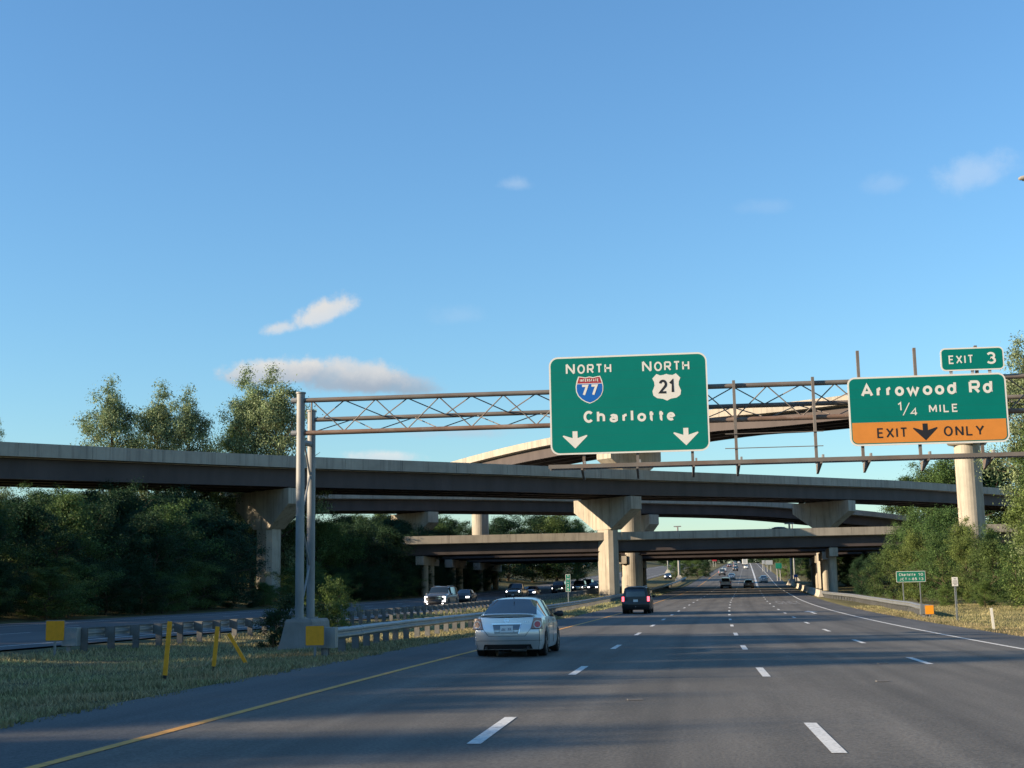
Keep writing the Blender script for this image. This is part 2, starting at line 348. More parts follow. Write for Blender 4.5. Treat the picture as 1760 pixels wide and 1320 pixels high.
for off, s0, n in ((-3.66, 15.9-12.19, 62), (0.0, 15.25-12.19, 62), (3.66, 31.83-24.38, 19)):
    for k in range(n):
        s = s0+12.19*k
        rel(strip(off-.075, off+.075, s-1.55, s+1.55, .006), 'lane_dash', MT['white_line'], nb)
for off in (-27.1, -30.75, -34.4):
    for k in range(34):
        s = 20+12.19*k
        rel(strip(off-.07, off+.07, s-1.5, s+1.5, .006), 'lane_dash', MT['white_line'], sb)
# writing: text turned into flat meshes
ONE = np.array([(.42, 0), (1, 0), (1, 1), (.5, 1), (0, .80), (0, .64), (.42, .76)])     # the figure one with its flag
def text_mesh(txt, bold=0.0, space=1.0):
    if txt == '1': return ONE, [tuple(range(7))]
    c = bpy.data.curves.new('t', 'FONT'); c.body = txt; c.offset = bold; c.space_character = space; c.resolution_u = 6
    o = bpy.data.objects.new('t', c); col.objects.link(o)
    dg = bpy.context.evaluated_depsgraph_get(); dg.update()
    me = bpy.data.meshes.new_from_object(o.evaluated_get(dg))
    vs = np.array([v.co[:] for v in me.vertices]); fs = [tuple(p.vertices) for p in me.polygons]
    bpy.data.objects.remove(o); bpy.data.curves.remove(c); bpy.data.meshes.remove(me)
    lo, hi = vs.min(0), vs.max(0); vs = (vs-lo)/np.maximum(hi-lo, 1e-6)
    return vs[:, :2], fs
# worn lane word and arrow on the exit lane
tv, tf = text_mesh('ONLY', .01)
mb = MB(); mb.add([(lambda s, o: rp(s, o, .007))(128+14*b, 4.35+2.3*a) for a, b in tv], tf)
mb.build('lane_word', pmat('worn_white_paint', (.2, .2, .195), .8, var=.3, scale=8), nb)
mb = MB(); mb.add([rp(90+9*b, 5.5+a, .007) for a, b in ((-.1, 0), (.1, 0), (.1, .6), (.5, .6), (0, 1), (-.5, .6), (-.1, .6))], [tuple(range(7))])
mb.build('lane_arrow', MT['white_line'], nb)
mb = MB(); mb.add([rp(44.5+.25*b, 5.2+a, .007) for a, b in ((0, 0), (.5, .3), (.5, 1), (0, .7))], [(0, 1, 2, 3)])
# short sealed cracks and a few scraps of debris on the near lanes
sealm = pmat('crack_sealant', (.045, .044, .043), .7); scrap = pmat('road_debris', (.12, .115, .11), .8)
for k in range(14):
    s = random.uniform(18, 70); o = random.choice((-8.8, -8.2, 1.7, 5.2, -2.0, 2.4, 3.9, -5.6)); pts = []
    n = 12; Lk = random.uniform(.5, 1.8); b_ = o
    for i in range(n+1): b_ += random.uniform(-.035, .035); pts.append((s+Lk*i/n, b_))
    vs = []
    for (a, b) in pts: wd = random.uniform(.003, .009); vs += [rp(a, b-wd, .005), rp(a, b+wd, .005)]
    MB().add(vs, [(2*i, 2*i+1, 2*i+3, 2*i+2) for i in range(n)]).build('sealed_crack', sealm, nb)
for s, o in ((20.3, -2.2), (24.5, 1.9), (22.2, 4.4), (30.5, 2.7), (21.5, 5.6), (38, -1.2)):
    c = rp(s, o, .012); MB().obox(c, (.11, .02, 0), (-.01, .035, 0), (0, .004, .007)).build('debris_scrap', scrap, nb)

# ------------------------------------------------------------------ bridges
def spline(P, n=10):
    P = [np.array(p, float) for p in P]; out = []
    for i in range(len(P)-1):
        p0 = P[i-1] if i else 2*P[0]-P[1]; p1, p2 = P[i], P[i+1]; p3 = P[i+2] if i+2 < len(P) else 2*P[-1]-P[-2]
        for k in range(n):
            t = k/n; out.append(.5*((2*p1)+(p2-p0)*t+(2*p0-5*p1+4*p2-p3)*t*t+(3*p1-p0-3*p2+p3)*t**3))
    return out+[P[-1]]
def bridge(name, label, knots, width, gd, parapet=1.0, slab=.3, overhang=1.1, ng=4, gmat='girder', seg=9.0, flip=1):
    path = spline(knots, 8)
    # resample evenly
    L = [0.0]
    for a, b in zip(path, path[1:]): L.append(L[-1]+np.linalg.norm(b-a))
    L = np.array(L); PA = np.array(path); ns = max(6, int(L[-1]/4)); tt = np.linspace(0, L[-1], ns+1)
    P = np.stack([np.interp(tt, L, PA[:, k]) for k in range(3)], 1)
    T = np.gradient(P, axis=0); T[:, 2] = 0; T /= np.linalg.norm(T, axis=1)[:, None]
    Q = np.stack([-T[:, 1], T[:, 0], np.zeros(len(T))], 1)*flip         # away from the camera side
    mid = P[len(P)//2]
    root = thing(name, label, 'bridge', (mid[0], mid[1], 0.0))
    def ring(i, prof): return [P[i]+Q[i]*d+np.array([0, 0, z]) for d, z in prof]
    def sw(prof, i0=0, i1=None): i1 = len(P)-1 if i1 is None else i1; return MB().sweep([ring(i, prof) for i in range(i0, i1+1)])
    z1, z2 = -parapet, -parapet-slab
    fixn(sw([(.04, z1-.001), (width-.04, z1-.001), (width-.04, z2+.03), (width-overhang+.25, z2), (width-overhang+.25, z2-.06), (overhang-.25, z2-.06), (overhang-.25, z2), (.04, z2+.03)]).build('deck', MT['concrete'], root))
    k = max(2, int(seg/4))
    for side in (0, 1):
        i = 0
        while i < len(P)-1:
            j = min(i+k, len(P)-1)
            pr = [(0, 0), (.24, 0), (.30, -.5), (.42, z1+.002), (0, z1+.002)] if side == 0 else [(width, 0), (width-.24, 0), (width-.30, -.5), (width-.42, z1+.002), (width, z1+.002)]
            if side == 0: pr = [(0, 0), (.24, 0), (.30, -.5), (.42, z1+.002), (.42, z2+.035), (0, z2+.035)]
            A = [ring(q, pr) for q in range(i, j+1)]
            if j < len(P)-1:                       # open joint between parapet panels
                A[-1] = [p-T[j]*.035 for p in A[-1]]
            fixn(MB().sweep(A).build('parapet_panel', MT['parapet'], root)); i = j
    for q in range(ng):
        d = overhang+(width-2*overhang)*q/(ng-1); zt = z2-.062; zb = zt-gd; t = .02; fl = .24
        gm = MT[gmat]
        pr = [(d-fl, zt), (d+fl, zt), (d+fl, zt-.05), (d+t, zt-.05), (d+t, zb+.06), (d+fl, zb+.06), (d+fl, zb), (d-fl, zb), (d-fl, zb+.06), (d-t, zb+.06), (d-t, zt-.05), (d-fl, zt-.05)]
        fixn(sw(pr).build('girder', gm, root))
    # cross frames between the girders
    for i in range(2, len(P)-1, 2):
        for q in range(ng-1):
            d0 = overhang+(width-2*overhang)*q/(ng-1)+.03; d1 = overhang+(width-2*overhang)*(q+1)/(ng-1)-.03
            m = MB(); zt = z2-.2; zb = z2-gd+.1
            pt = lambda d, z: P[i]+Q[i]*d+np.array([0, 0, z])
            m.tube(pt(d0, zb), pt(d1, zb), .06, n=4); m.tube(pt(d0, zb), pt(d1, zt), .05, n=4); m.tube(pt(d0, zt), pt(d1, zb), .05, n=4)
            m.build('cross_frame', MT[gmat], root)
    root['soffit'] = 0; del root['soffit']
    return root, P, T, Q, z2-.062-gd
def hammer_pier(root, c, axis, ztop, zbot, clen, d_end, d_mid, cw, ct, conc='concrete', rnd=False):
    """cap: hammerhead along axis; column: chamfered rectangle cw (along axis) x ct"""
    ax = np.array([axis[0], axis[1], 0.0]); ax /= np.linalg.norm(ax); ay = np.array([-ax[1], ax[0], 0.0]); c = np.array([c[0], c[1], 0.0])
    def prof(w, l, ch): return [(-l/2+ch, -w/2), (l/2-ch, -w/2), (l/2, -w/2+ch), (l/2, w/2-ch), (l/2-ch, w/2), (-l/2+ch, w/2), (-l/2, w/2-ch), (-l/2, -w/2+ch)]
    P = lambda a, b, z: c+ax*a+ay*b+np.array([0, 0, z])
    ch = min(cw, ct)*.24
    shp = [(cw/2*math.cos(k*math.pi/14), ct/2*math.sin(k*math.pi/14)) for k in range(28)] if rnd else prof(ct, cw, ch)
    colm = MB().sweep([[P(a, b, z) for a, b in shp] for z in (zbot-1.0, ztop-d_mid+.05)]).build('pier_column', MT[conc], root); fixn(colm)
    t = ct*.5+.09
    poly = [(-clen/2, ztop), (clen/2, ztop), (clen/2, ztop-d_end), (cw/2+.1, ztop-d_mid), (-cw/2-.1, ztop-d_mid), (-clen/2, ztop-d_end)]
    mb = MB(); mb.add([P(a, -t, z) for a, z in poly]+[P(a, t, z) for a, z in poly], [tuple(range(5, -1, -1)), tuple(range(6, 12))]+[(k, (k+1) % 6, 6+(k+1) % 6, 6+k) for k in range(6)])
    cap = mb.build('pier_cap', MT[conc], colm); fixn(cap)
    # form joints: shallow proud bands on both faces of the cap
    for a in (-clen*.33, -clen*.17, clen*.17, clen*.33):
        zz = ztop-d_end-(d_mid-d_end)*(1-(abs(a)-cw/2)/(clen/2-cw/2)) if abs(a) > cw/2 else ztop-d_mid
        for sgn in (-1, 1):
            MB().obox(P(a, sgn*(t+.004), (ztop+zz)/2-.02), ax*.03, ay*.006, np.array([0, 0, (ztop-zz)/2-.08])).build('form_joint', MT['base_conc'], cap)
    for a in np.linspace(-clen*.4, clen*.4, 4):           # bearings under the girders
        MB().obox(P(a, 0, ztop+.09), ax*.3, ay*.35, np.array([0, 0, .09])).build('bearing', MT['black'], cap)
    mb = MB(); mb.tube(P(cw/2+.16, t*.3, zbot-.5), P(cw/2+.16, t*.3, ztop-d_mid+.1), .09, n=8); mb.build('drain_pipe', MT['galvdull'], colm, True)
    return colm
def pier_spot(P, Q, px, w, zmid):        # where along the deck a pier w metres in is seen at picture column px
    best = None
    for i in range(len(P)-1):
        for k in range(24):
            f = k/24; p = P[i]*(1-f)+P[i+1]*f; q = Q[i]*(1-f)+Q[i+1]*f; c = p+q*w; d = np.array([c[0], c[1], zmid-EYE]); e = abs(880+FPX*(d@RT)/(d@FW)-px)
            if best is None or e < best[0]: best = (e, p, q)
    return best[1], best[2]
def ground_at(x, y): return land(y, x-xc(y))

A = [at(-420, 739, 98), at(-200, 750, 113), at(0, 759, 127), at(250, 771.5, 139), at(545, 785.5, 155), at(880, 798.5, 173), at(1045, 806, 184), at(1320, 816.5, 209), at(1450, 822, 224), at(1570, 827.5, 240), at(1720, 839, 266), at(1900, 853, 305), at(2060, 868, 350)]
rootA, PA_, TA, QA, soA = bridge('flyover_bridge', 'nearest flyover bridge in shadow, crossing the whole picture behind the sign gantry', A, 11.6, 2.0, parapet=1.05, slab=.3, ng=4)
for px, dd in ((462, 0), (1045, 0), (1420, 0)):
    p_, q_ = pier_spot(PA_, QA, px, 5.8, 8); c = p_+q_*5.8
    hammer_pier(rootA, c[:2], q_[:2], p_[2]+soA-.19, ground_at(c[0], c[1]), 11.0, 1.75, 4.4, 2.9, 2.0)
Bk = [at(380, 846, 196), at(520, 845.5, 205), at(640, 846, 214), at(860, 849, 231), at(1110, 855, 247), at(1320, 861.8, 260), at(1484, 877.5, 273), at(1540, 884.3, 279), at(1680, 905, 296)]
rootB, PB_, TB, QB, soB = bridge('flyover_bridge', 'second flyover bridge, seen just beneath and behind the nearest one', Bk, 11.0, 1.75, parapet=.85, slab=.2, ng=4)
for px in (712, 1098):
    p_, q_ = pier_spot(PB_, QB, px, 5.5, 10); c = p_+q_*5.5
    hammer_pier(rootB, c[:2], q_[:2], p_[2]+soB-.19, ground_at(c[0], c[1]), 10.4, 1.75, 4.4, 2.6, 1.9)
Dk = [at(700, 817, 278), at(780, 792.5, 254), at(860, 771, 235), at(943, 752.5, 220), at(1085, 726, 204), at(1220, 704, 191), at(1320, 695, 183), at(1455, 679, 175), at(1600, 662, 167), at(1735, 647, 160), at(1900, 628, 152), at(2150, 602, 142)]
rootD, PD_, TD, QD, soD = bridge('high_ramp_bridge', 'highest curved ramp bridge with sunlit parapet, behind the two overhead signs', Dk, 11.4, 1.75, parapet=.95, slab=.25, ng=4)
for px in (826, 1085, 1668):
    p_, q_ = pier_spot(PD_, QD, px, 5.7, 12); c = p_+q_*5.7
    hammer_pier(rootD, c[:2], q_[:2], p_[2]+soD-.19, ground_at(c[0], c[1]), 10.6, 1.6, 4.0, 3.2, 3.1, rnd=True)
# three level bridges of the cross highway, side by side
HX = np.array([math.cos(YAW), math.sin(YAW), 0]); HF = np.array([-math.sin(YAW), math.cos(YAW), 0])
def cp(X, D, z): p = HX*X+HF*D; return np.array([p[0], p[1], z])
ZC = at(1300, 912, 192)[2]
for D0, D1, dz, lab in ((191.0, 201.5, 0, 'front of the low level bridges, its parapet partly sunlit'), (209.5, 221.5, -.02, 'middle one of the low level bridges, hidden behind the front one'), (231.5, 253.0, -.05, 'farthest of the low level bridges, over the road')):
    rt, PC, TC, QC, soC = bridge('level_bridge', lab, [cp(x, D0, ZC+dz+.0035*x) for x in (-130, -80, -40, 0, 40, 80, 140)], D1-D0, 1.45, parapet=.85, slab=.28, overhang=.9, ng=5 if D1-D0 < 15 else 7, seg=9)
    for off in (13.9, -17.0, -43.5):                                  # bents follow the highway below
        ys = []
        for Dc in ([D0+3.4, D1-3.4] if D1-D0 < 15 else [D0+3.4, (D0+D1)/2, D1-3.4]):
            s = Dc
            for _ in range(6):                                        # road station seen at this distance
                p = rp(s, off); dh = p[:2]@HF[:2]; s += Dc-dh
            ys.append(rp(s, off))
        if off == -17.0:
            ys = [y for y in ys]
        p0, p1 = ys[0], ys[-1]; zt = p0[0]*0+ZC+dz+.0035*float(p0[:2]@HX[:2])+soC-.14
        ax = (p1-p0); ax[2] = 0; ax /= np.linalg.norm(ax); ay = np.array([-ax[1], ax[0], 0])
        a0 = p0-ax*3.0; a1 = p1+ax*3.0
        cc = (a0+a1)/2; cc[2] = zt-.6
        cap = MB().obox(cc, ax*(np.linalg.norm((a1-a0)[:2])/2), ay*.58, (0, 0, .6)).build('pier_cap', MT['concrete'], rt)
        for p in ys:
            MB().tube((p[0], p[1], land(p[1], off)-.6), (p[0], p[1], zt-1.19), .52, n=14).build('pier_column', MT['concrete'], cap, False)
            fixn(bpy.data.objects[cap.children[-1].name])
        for a in np.linspace(.06, .94, 5): q = a0+(a1-a0)*a; MB().obox((q[0], q[1], zt+.07), ax*.25, ay*.3, (0, 0, .07)).build('bearing', MT['black'], cap)
# ------------------------------------------------------------------ sign gantry
GY = 44.6                                        # the gantry stands square across the road here
P0 = on(514.5, 1064, GY); GX = float(P0[0])
def zq(px, py, Y=GY): return float(on(px, py, Y)[2])
ZT = (zq(525, 690)+zq(1450, 655))/2; ZBt = (zq(545, 745)+zq(935, 730.5))/2
BY = GY+1.35; ZM = (zq(560, 721, BY)+zq(935, 708.5, BY))/2
XR = 19.5
gan = thing('sign_gantry', 'steel truss sign gantry on twin round posts spanning the right-hand lanes', 'gantry', (GX, GY, 0))
zb = road_z(GY, GX-xc(GY))
ztopP = zq(515, 677)
for X, lab in ((GX, None), (XR, None)):
    zg = land(GY, X-xc(GY))
    blk = MB()
    if X == GX:
        zt0 = zq(512, 1064)
        blk.sweep([[(X-.72, GY-.55, zg-.3), (X+.62, GY-.55, zg-.3), (X+.62, BY+.55, zg-.3), (X-.72, BY+.55, zg-.3)], [(X-.50, GY-.5, zg+.28), (X+.6, GY-.5, zg+.28), (X+.6, BY+.5, zg+.28), (X-.50, BY+.5, zg+.28)], [(X-.36, GY-.46, zt0-.1), (X+.56, GY-.46, zt0-.1), (X+.56, BY+.46, zt0-.1), (X-.36, BY+.46, zt0-.1)], [(X-.32, GY-.42, zt0), (X+.5, GY-.42, zt0), (X+.5, BY+.42, zt0), (X-.32, BY+.42, zt0)]])
    else:
        zt0 = zg+.8; blk.box((X-.6, GY-.5, zg-.4), (X+.6, BY+.5, zt0))
    fixn(blk.build('concrete_base', MT['base_conc'], gan))
    po = MB().tube((X, GY, zt0+.03), (X, GY, ztopP), .143, n=20).build('post', MT['galvdull'], gan, False); 
    MB().tube((X, GY, ztopP), (X, GY, ztopP+.05), .17, n=20).build('post_cap', MT['galvdull'], po)
    MB().tube((X, GY, zt0), (X, GY, zt0+.05), .27, n=12).build('base_plate', MT['galvdull'], po)
    p2 = MB().tube((X+.02, BY, zt0+.03), (X+.02, BY, ZM+.28), .14, n=20).build('post', MT['galvdull'], gan, False)
    MB().tube((X+.02, BY, ZM+.28), (X+.02, BY, ZM+.33), .17, n=20).build('post_cap', MT['galvdull'], p2)
    MB().tube((X+.02, BY, zt0), (X+.02, BY, zt0+.05), .27, n=12).build('base_plate', MT['galvdull'], p2)
    zz = zt0+.25; k = 0
    while zz < ZBt-1.0:                              # bracing between the twin posts
        a, b = ((GY+.1, BY-.1) if k % 2 == 0 else (BY-.1, GY+.1)); MB().tube((X, a, zz), (X, b, zz+1.55), .035, n=6).build('post_brace', MT['galvdull'], gan); zz += 1.55; k += 1
    MB().tube((X, GY, ZBt-.3), (X, BY, ZBt-.22), .1, n=8).build('cross_beam', MT['galvdull'], gan)
def chord(y, z, m, r): return MB().tube((GX+.1, y, z), (XR, y, z), r, n=14, caps=True).build('chord', MT[m], gan, False)
chord(GY, ZT, 'truss', .082); chord(GY, ZBt, 'rusty', .082); chord(BY, ZM, 'truss', .078)
for z in (ZT, ZBt):
    MB().tube((GX-.32, GY, z), (GX+.1, GY, z), .1, n=12).build('chord_sleeve', MT['galvdull'], gan)
half = 1.09; nb_ = int((XR-GX-.4)/half)
for k in range(nb_):
    xa = GX+.45+half*k; xb = xa+half*.94; up = k % 2 == 1
    r = .021
    MB().tube((xa, GY, ZBt+.07 if up else ZT-.07), (xb, GY, ZT-.07 if up else ZBt+.07), r, n=5).build('brace', MT['truss'], gan)
    MB().tube((xa, GY+.05 if up else BY-.05, ZT-.05 if up else ZM+.05) if False else ((xa, BY-.06, ZM+.05) if not up else (xa, GY+.06, ZT-.05)), (xb, GY+.06, ZT-.05) if not up else (xb, BY-.06, ZM+.05), r, n=5).build('brace', MT['truss'], gan)
    MB().tube((xa, GY+.06, ZBt+.04) if not up else (xa, BY-.06, ZM-.05), (xb, BY-.06, ZM-.05) if not up else (xb, GY+.06, ZBt+.04), r*.9, n=5).build('brace', MT['truss'], gan)
MB().tube((GX+.38, GY, ZBt), (GX+.38, GY, ZT), .03, n=6).build('brace', MT['truss'], gan)
# sign brackets: upright beams, walkway and its arms
WY = GY-1.15                                   # walkway line in front of the truss
ZW = (zq(945, 802, WY)+zq(1755, 783, WY))/2
HY = GY-.16
hang = [(998, 620, 1), (1090, 620, 1), (1184, 615, 1), (1259.5, 654, 1), (1396, 648, 1), (1476, 603, 1), (1574.5, 598, 1), (1681, 594, 1)]
XW0 = float(on(944, 800, WY)[0])
for px, top, _ in hang:
    p = on(px+4, 720, HY); ztp = zq(px, top, HY)
    h_ = MB().box((p[0]-.045, HY-.05, ZW-.02), (p[0]+.045, HY+.07, ztp)).build('sign_beam', MT['truss'], gan)
    MB().prism([(p[0]-.035, HY-.05, ZW-.06), (p[0]-.035, WY-.28, ZW-.06), (p[0]-.035, WY-.28, ZW-.13), (p[0]-.035, HY-.05, ZW-.36)], np.zeros(3), np.array([.07, 0, 0])).build('walkway_arm', MT['truss'], gan)
    MB().box((p[0]+.06, WY-.14, ZW+.05), (p[0]+.12, WY+.1, ZW+.17)).build('lamp_bracket', MT['galvdull'], gan)
for dy, z in ((-.26, 0), (.26, 0)):
    MB().box((XW0, WY+dy-.03, ZW-.065), (XR-.4, WY+dy+.03, ZW+.06)).build('walkway_rail', MT['truss'], gan)
xx = XW0+.05; wk = MB()
while xx < XR-.5: wk.box((xx, WY-.228, ZW-.05), (xx+.02, WY+.228, ZW-.005)); xx += .09
tag(wk.build('walkway_grating', MT['galvdull'], gan), kind='stuff')
for py in (744, 769):
    z = zq(1330, py, HY); xa = float(on(1246, py, HY)[0]); xb = float(on(1415, py, HY)[0])
    MB().box((xa, HY-.09, z-.012), (xb, HY-.055, z+.012)).build('cross_rail', MT['truss'], gan)

# ------------------------------------------------------------------ signs
def rounded(x0, x1, z0, z1, r, n=6):
    pts = []
    for cx, cz, a0 in ((x1-r, z1-r, 0), (x0+r, z1-r, 90), (x0+r, z0+r, 180), (x1-r, z0+r, 270)):
        for k in range(n+1):
            t = math.radians(a0+90*k/n); pts.append((cx+r*math.cos(t), cz+r*math.sin(t)))
    return pts
def plate(root, name, poly, y, m, thick=.004, parent=None):
    o = MB().prism([(a, y, b) for a, b in poly], np.array([0, thick, 0]), np.zeros(3)).build(name, m, parent or root); return fixn(o)
# highway lettering: every glyph is drawn with strokes of even width, like road-sign alphabets
def _arc(cx, cy, rx, ry, a0, a1, n=14): return [(cx+rx*math.cos(math.radians(a0+(a1-a0)*k/n)), cy+ry*math.sin(math.radians(a0+(a1-a0)*k/n))) for k in range(n+1)]
def _bowl(x0, x1, y0, y1):                       # D-shaped bowl closing on a stem at x0
    r = (y1-y0)/2; c = max(x0, x1-r*.9); return [(x0, y1), (c, y1)]+_arc(c, (y0+y1)/2, x1-c, r, 90, -90, 12)[1:-1]+[(c, y0), (x0, y0)]
GLY = {
 'N': (.72, [[(0, 0), (0, 1)], [(0, 1), (1, 0)], [(1, 0), (1, 1)]]), 'O': (.80, [_arc(.5, .5, .5, .5, 90, 450, 32)]), 'R': (.70, [[(0, 0), (0, 1)], _bowl(0, 1, .46, 1), [(.48, .46), (1, 0)]]),
 'T': (.66, [[(0, 1), (1, 1)], [(.5, 0), (.5, 1)]]), 'H': (.70, [[(0, 0), (0, 1)], [(1, 0), (1, 1)], [(0, .52), (1, .52)]]), 'C': (.74, [_arc(.53, .5, .53, .5, 42, 318, 26)]),
 'E': (.60, [[(1, 0), (0, 0), (0, 1), (1, 1)], [(0, .52), (.84, .52)]]), 'X': (.74, [[(0, 0), (1, 1)], [(0, 1), (1, 0)]]), 'I': (.0, [[(.5, 0), (.5, 1)]]), 'L': (.58, [[(0, 1), (0, 0), (1, 0)]]), 'Y': (.76, [[(0, 1), (.5, .44), (1, 1)], [(.5, .44), (.5, 0)]]),
 'M': (.84, [[(0, 0), (0, 1)], [(0, 1), (.5, .22), (1, 1)], [(1, 1), (1, 0)]]), 'A': (.84, [[(0, 0), (.5, 1), (1, 0)], [(.19, .30), (.81, .30)]]), 'S': (.68, [_arc(.5, .745, .48, .255, 25, 250, 16)+_arc(.5, .25, .5, .25, 80, -160, 18)]),
 'J': (.55, [[(1, 1), (1, .3)]+_arc(.5, .3, .5, .3, 0, -170, 12)]), 'P': (.66, [[(0, 0), (0, 1)], _bowl(0, 1, .44, 1)]), 'K': (.72, [[(0, 0), (0, 1)], [(1, 1), (0, .36)], [(.34, .58), (1, 0)]]), 'G': (.76, [_arc(.52, .5, .52, .5, 45, 350, 26)+[(1, .46), (.6, .46)]]), 'D': (.70, [[(0, 0), (0, 1)], _bowl(0, 1, 0, 1)]), 'U': (.7, [[(0, 1), (0, .34)]+_arc(.5, .34, .5, .34, 180, 360, 14)+[(1, 1)]]),
 '1': (.26, [[(1, 0), (1, 1), (0, .76)]]), '2': (.66, [_arc(.5, .70, .48, .30, 165, -28, 14)+[(0, 0), (1, 0)]]), '3': (.66, [_arc(.48, .745, .46, .255, 155, -80, 14)+_arc(.48, .26, .52, .26, 80, -155, 16)]), '4': (.74, [[(.74, 0), (.74, 1), (0, .28), (1, .28)]]), '5': (.66, [[(.92, 1), (.12, 1), (.06, .52)]+_arc(.48, .33, .52, .33, 120, -155, 18)]),
 '7': (.64, [[(0, 1), (1, 1), (.32, 0)]]), '8': (.68, [_arc(.5, .75, .44, .25, 0, 360, 24), _arc(.5, .26, .5, .26, 0, 360, 24)]), '0': (.68, [_arc(.5, .5, .5, .5, 90, 450, 30)]), '-': (.4, [[(0, .45), (1, .45)]]), ' ': (.38, []),
 'h': (.58, [[(0, 0), (0, 1)], [(1, 0), (1, .44)]+_arc(.5, .44, .5, .26, 0, 165, 12)]), 'l': (.0, [[(.5, 0), (.5, 1)]]), 'd': (.60, [[(1, 0), (1, 1)], _arc(.48, .35, .48, .35, 0, 360, 26)]), 't': (.40, [[(.42, 1), (.42, .2)]+_arc(.74, .2, .32, .2, 180, 275, 8), [(0, .70), (1, .70)]]),
 'a': (.58, [_arc(.46, .66, .46, .34, 150, 60, 8)+_arc(.6, .66, .4, .34, 60, 0, 6)[1:]+[(1, 0)], _arc(.5, .28, .5, .28, 20, 340, 20)]), 'r': (.38, [[(0, 0), (0, 1)], [(0, .58), (.16, .80), (.45, .95), (1, .99)]]), 'o': (.62, [_arc(.5, .5, .5, .5, 90, 450, 28)]), 'e': (.60, [[(.02, .52), (1, .52)]+_arc(.5, .5, .5, .5, 2, 310, 24)]), 'w': (.92, [[(0, 1), (.26, 0), (.5, .86), (.74, 0), (1, 1)]]),
}
TALL = set('hldt')
def stroke(mb, pts, t, y):
    P = [np.array(p, float) for p in pts]; P = [p for i, p in enumerate(P) if i == 0 or np.linalg.norm(p-P[i-1]) > 1e-6]
    closed = np.linalg.norm(P[0]-P[-1]) < 1e-4
    if closed: P = P[:-1]
    n = len(P); L, R = [], []
    for i in range(n):
        a = P[i]-P[i-1] if (i or closed) else None; b = P[(i+1) % n]-P[i] if (i < n-1 or closed) else None
        u = a/np.linalg.norm(a) if a is not None else None; v = b/np.linalg.norm(b) if b is not None else None
        if u is None: u = v
        if v is None: v = u
        m = u+v; ln_ = np.linalg.norm(m)
        if ln_ < .35: m = v; k = 1.0
        else: m = m/ln_; k = min(1.9, 1/max(.3, m@v))
        nn = np.array([-m[1], m[0]])*t/2*k; L.append(P[i]+nn); R.append(P[i]-nn)
    for i in range(n if closed else n-1):          # each segment lies a hair above the one before, so that none share a plane
        j = (i+1) % n; yy = y-.00008*i; mb.add([(R[i][0], yy, R[i][1]), (R[j][0], yy, R[j][1]), (L[j][0], yy, L[j][1]), (L[i][0], yy, L[i][1])], [(0, 1, 2, 3)])
def letters(txt, x0, x1, z0, z1, y, t, gap=.30, xh=.72):
    """txt fitted into the box x0..x1, z0..z1; t: stroke width in metres"""
    H = z1-z0; only_low = all(c.islower() and c not in TALL for c in txt); mb = MB()
    W_ = [(GLY[c][0]*(xh*1.12 if c.islower() else 1.0))*(H-t)/(xh if only_low else 1.0) for c in txt]; adv = [w_+(t if c != ' ' else 0) for w_, c in zip(W_, txt)]
    g = gap*H; tot = sum(adv)+g*(len(txt)-1)
    k = (x1-x0-(t*len([c for c in txt if c != ' '])))/max(1e-6, tot-t*len([c for c in txt if c != ' '])) if len(txt) > 1 or txt not in 'Il' else 1.0
    x = x0; q = 0
    for c, w_ in zip(txt, W_):
        tt = t if c != ' ' else 0; wd = w_*k; hh = (H-t)*(1.0 if only_low or not (c.islower() and c not in TALL) else xh)
        for s_ in GLY[c][1]:
            stroke(mb, [(x+tt/2+wd*a, z0+t/2+hh*b) for a, b in s_], t, y-.0028*(q % 2)); q += 1
        x += wd+tt+g*k
    return mb

class Sign:
    def __init__(s, name, label, cat, x0, x1, z0, z1, y, bg, border, radius, bw=.05, group=None):
        s.x0, s.x1, s.z0, s.z1, s.y = x0, x1, z0, z1, y
        s.root = thing(name, label, cat, ((x0+x1)/2, y, z0), group)
        plate(s.root, 'border', rounded(x0, x1, z0, z1, radius), y, border, .02)
        plate(s.root, 'panel', rounded(x0+bw, x1-bw, z0+bw, z1-bw, max(.01, radius-bw)), y-.0035, bg, .003)
        if x1-x0 > 3:                            # joints between the extruded sign panels
            for k in range(1, int((z1-z0)/.305)): MB().box((x0+bw+.01, y-.0045, z0+k*.305-.002), (x1-bw-.01, y-.0036, z0+k*.305+.002)).build('panel_seam', MT['sign_seam'], s.root)
        plate(s.root, 'backing', rounded(x0+.01, x1-.01, z0+.01, z1-.01, radius), y+.0225, MT['sign_back'], .012)
    def X(s, a): return s.x0+(s.x1-s.x0)*a
    def Z(s, b): return s.z1-(s.z1-s.z0)*b
    def text(s, t, a0, a1, bc, hh, m='sign_white', bold=.16, gap=.30, lift=.008, ref=None):
        H = (s.z1-s.z0)*(ref or hh)
        return letters(t, s.X(a0), s.X(a1), s.Z(bc+hh/2), s.Z(bc-hh/2), s.y-lift, H*bold, gap).build('legend', MT[m], s.root)
    def poly(s, name, pts, m, lift, cx, cz, sx, sz): return plate(s.root, name, [(cx+sx*a, cz+sz*b) for a, b in pts], s.y-lift, MT[m], .002)
SY = GY-.28
c = [on(943.6, 614, SY), on(1214, 605.5, SY), on(946, 782, SY), on(1221, 775, SY)]
s1 = Sign('guide_sign', 'large green overhead guide sign reading NORTH 77, NORTH 21, Charlotte', 'road sign', (c[0][0]+c[2][0])/2, (c[1][0]+c[3][0])/2, (c[2][2]+c[3][2])/2, (c[0][2]+c[1][2])/2, SY, MT['sign_green'], MT['sign_white'], .30, .055)
